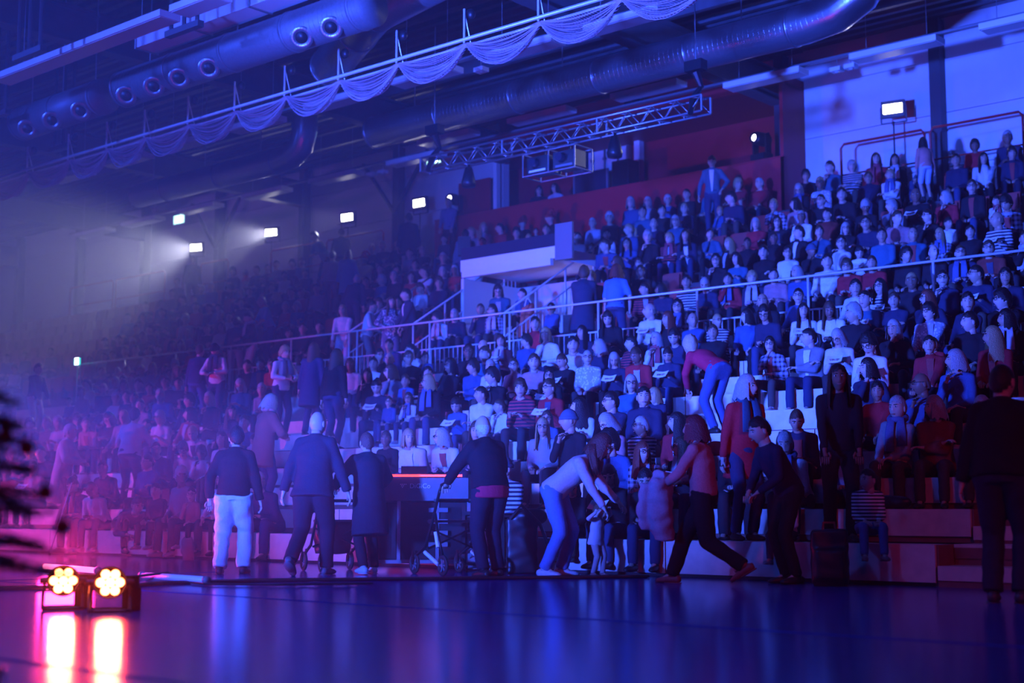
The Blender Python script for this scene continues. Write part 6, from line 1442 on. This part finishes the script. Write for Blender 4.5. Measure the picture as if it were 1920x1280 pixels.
g = remesh(MB().box((0, 0, .26), (.34, .2, .52)).box((0, -.12, .2), (.26, .08, .28)), .025, 3, .006, 4); me = to_mesh('bag_body', *g); me.materials.append(M['black']); link('bag_body', me, None, bk)
obj('handle', MB().tube([(-.06, 0, .5), (-.05, 0, .58), (.05, 0, .58), (.06, 0, .5)], .012, 6), M['redrail'], bk)
tag(bk, 'black backpack with red handle on the floor by the front bench', 'backpack')
for x, y, z, lb in ((-12.05, 13.32, .705, 'white jacket slung over the second bench tier behind the mixing console'), (-9.85, 15.0, 1.355, 'red folded blanket on the empty part of the fourth bench tier')):
    lump('jacket', lb, 'jacket', (x, y + .1, z), (.28, .16, .2), M['cloth'], int(x * 7), 0, color=(.6, .6, .64, 1) if 'white' in lb else (.3, .03, .04, 1))
t = empty('orange_bag', (-18.75, 21.75, 4.16)); g = remesh(MB().prism([(-.16, 0), (.16, 0), (.22, .7), (-.05, .62)], 1, -.08, .08), .03, 2, .006); me = to_mesh('bag_body', *g); me.materials.append(mat('orange fabric', (.7, .12, .06), .7)); link('bag_body', me, None, t)
obj('strap', MB().tube([(-.03, 0, .6), (.05, 0, .85), (.18, 0, .68)], .012, 6), M['white'], t)
tag(t, 'orange and white bag carried at the mouth of the entrance tunnel', 'bag')

# fir tree beside the camera, tips of its branches in view
ft = empty('fir_tree', (-3.98, 2.07, 0))
obj('trunk', MB().limb((0, 0, 0), (0, 0, 1.16), .03, .008, 8), mat('bark', (.06, .035, .02), .9, 0, .3, .4, 40), ft, True)
obj('pot', MB().lathe([(0, 0), (.13, 0), (.16, .24), (.14, .24), (.13, .2), (0, .2)], (0, 0, 0), 20), M['bauble'], ft, True)
rf = random.Random(8); R_ = V((.751, .66, 0))
for z in (.56, .63, .70, .77, .84, .91, .98, 1.05):
    nb = 7
    for k in range(nb):
        a = 2 * PI * k / nb + z * 7
        L = (1.3 - z) * .36 + .05
        d = V((math.cos(a), math.sin(a), rf.uniform(-.25, -.02)))
        br = MB().tube([(0, 0, z), V((0, 0, z)) + d * L * .6 + Z_ * .02, V((0, 0, z)) + d * L], [.007, .005, .003], 5)
        for s in range(34):
            f = .12 + .88 * s / 33; p = V((0, 0, z)) + d * L * f
            for e in (-1, 1):
                n = (d.cross(Z_) * e + d * .9 + Z_ * rf.uniform(-.5, .5)).normalized(); l = rf.uniform(.03, .05)
                br.limb(p, p + n * l, .005, .0016, 4)
        obj('branch', br, M['fir'], ft)
for k, (a, z, rr_) in enumerate(((.72, .93, .2), (.62, .80, .27), (.9, .70, .30), (.5, .96, .15), (.95, 1.0, .13))):
    p = V((math.cos(a) * rr_, math.sin(a) * rr_, z - .05)); obj('bauble', MB().ball(p, .024, 12, 9).limb(p + Z_ * .02, p + Z_ * .05, .004, .004, 5), M['bauble'], ft, True)
tag(ft, 'dark fir tree with red baubles at the edge of the view', 'tree')

# ------------------------------------------------------------------ haze
def haze(name, lo, hi, dens, label, aniso=.25):
    m = bpy.data.materials.new(name); m.use_nodes = True; nt = m.node_tree
    nt.nodes.remove(nt.nodes['Principled BSDF'])
    v = nt.nodes.new('ShaderNodeVolumeScatter'); v.inputs['Color'].default_value = (.9, .9, .95, 1); v.inputs['Density'].default_value = dens; v.inputs['Anisotropy'].default_value = aniso
    nt.links.new(v.outputs[0], nt.nodes['Material Output'].inputs['Volume'])
    o = obj(name, MB().b2(lo, hi), m)
    return tag(o, label, 'haze', kind='stuff')
haze('stage_haze', (XL + .5, -12, .02), (XR - .5, 27.4, 10.9), .0045, 'thin stage haze filling the whole hall')
haze('thick_haze', (XL + 1, -3, .03), (-17, 27.3, 8.0), .0075, 'thicker stage haze drifting in the far part of the hall')
haze('glow_haze', (-30, 4.6, .035), (-8.2, 12.2, 1.7), .024, 'low haze box added for the glow around the red lamps')  # extra haze pocket added so the red lamps get a glow
haze('dense_haze', (XL + 1.5, 2, .04), (-33, 27.2, 9.4), .034, 'dense purple haze hiding the far end of the stand')
LAYER.exclude = False
bpy.context.view_layer.update()
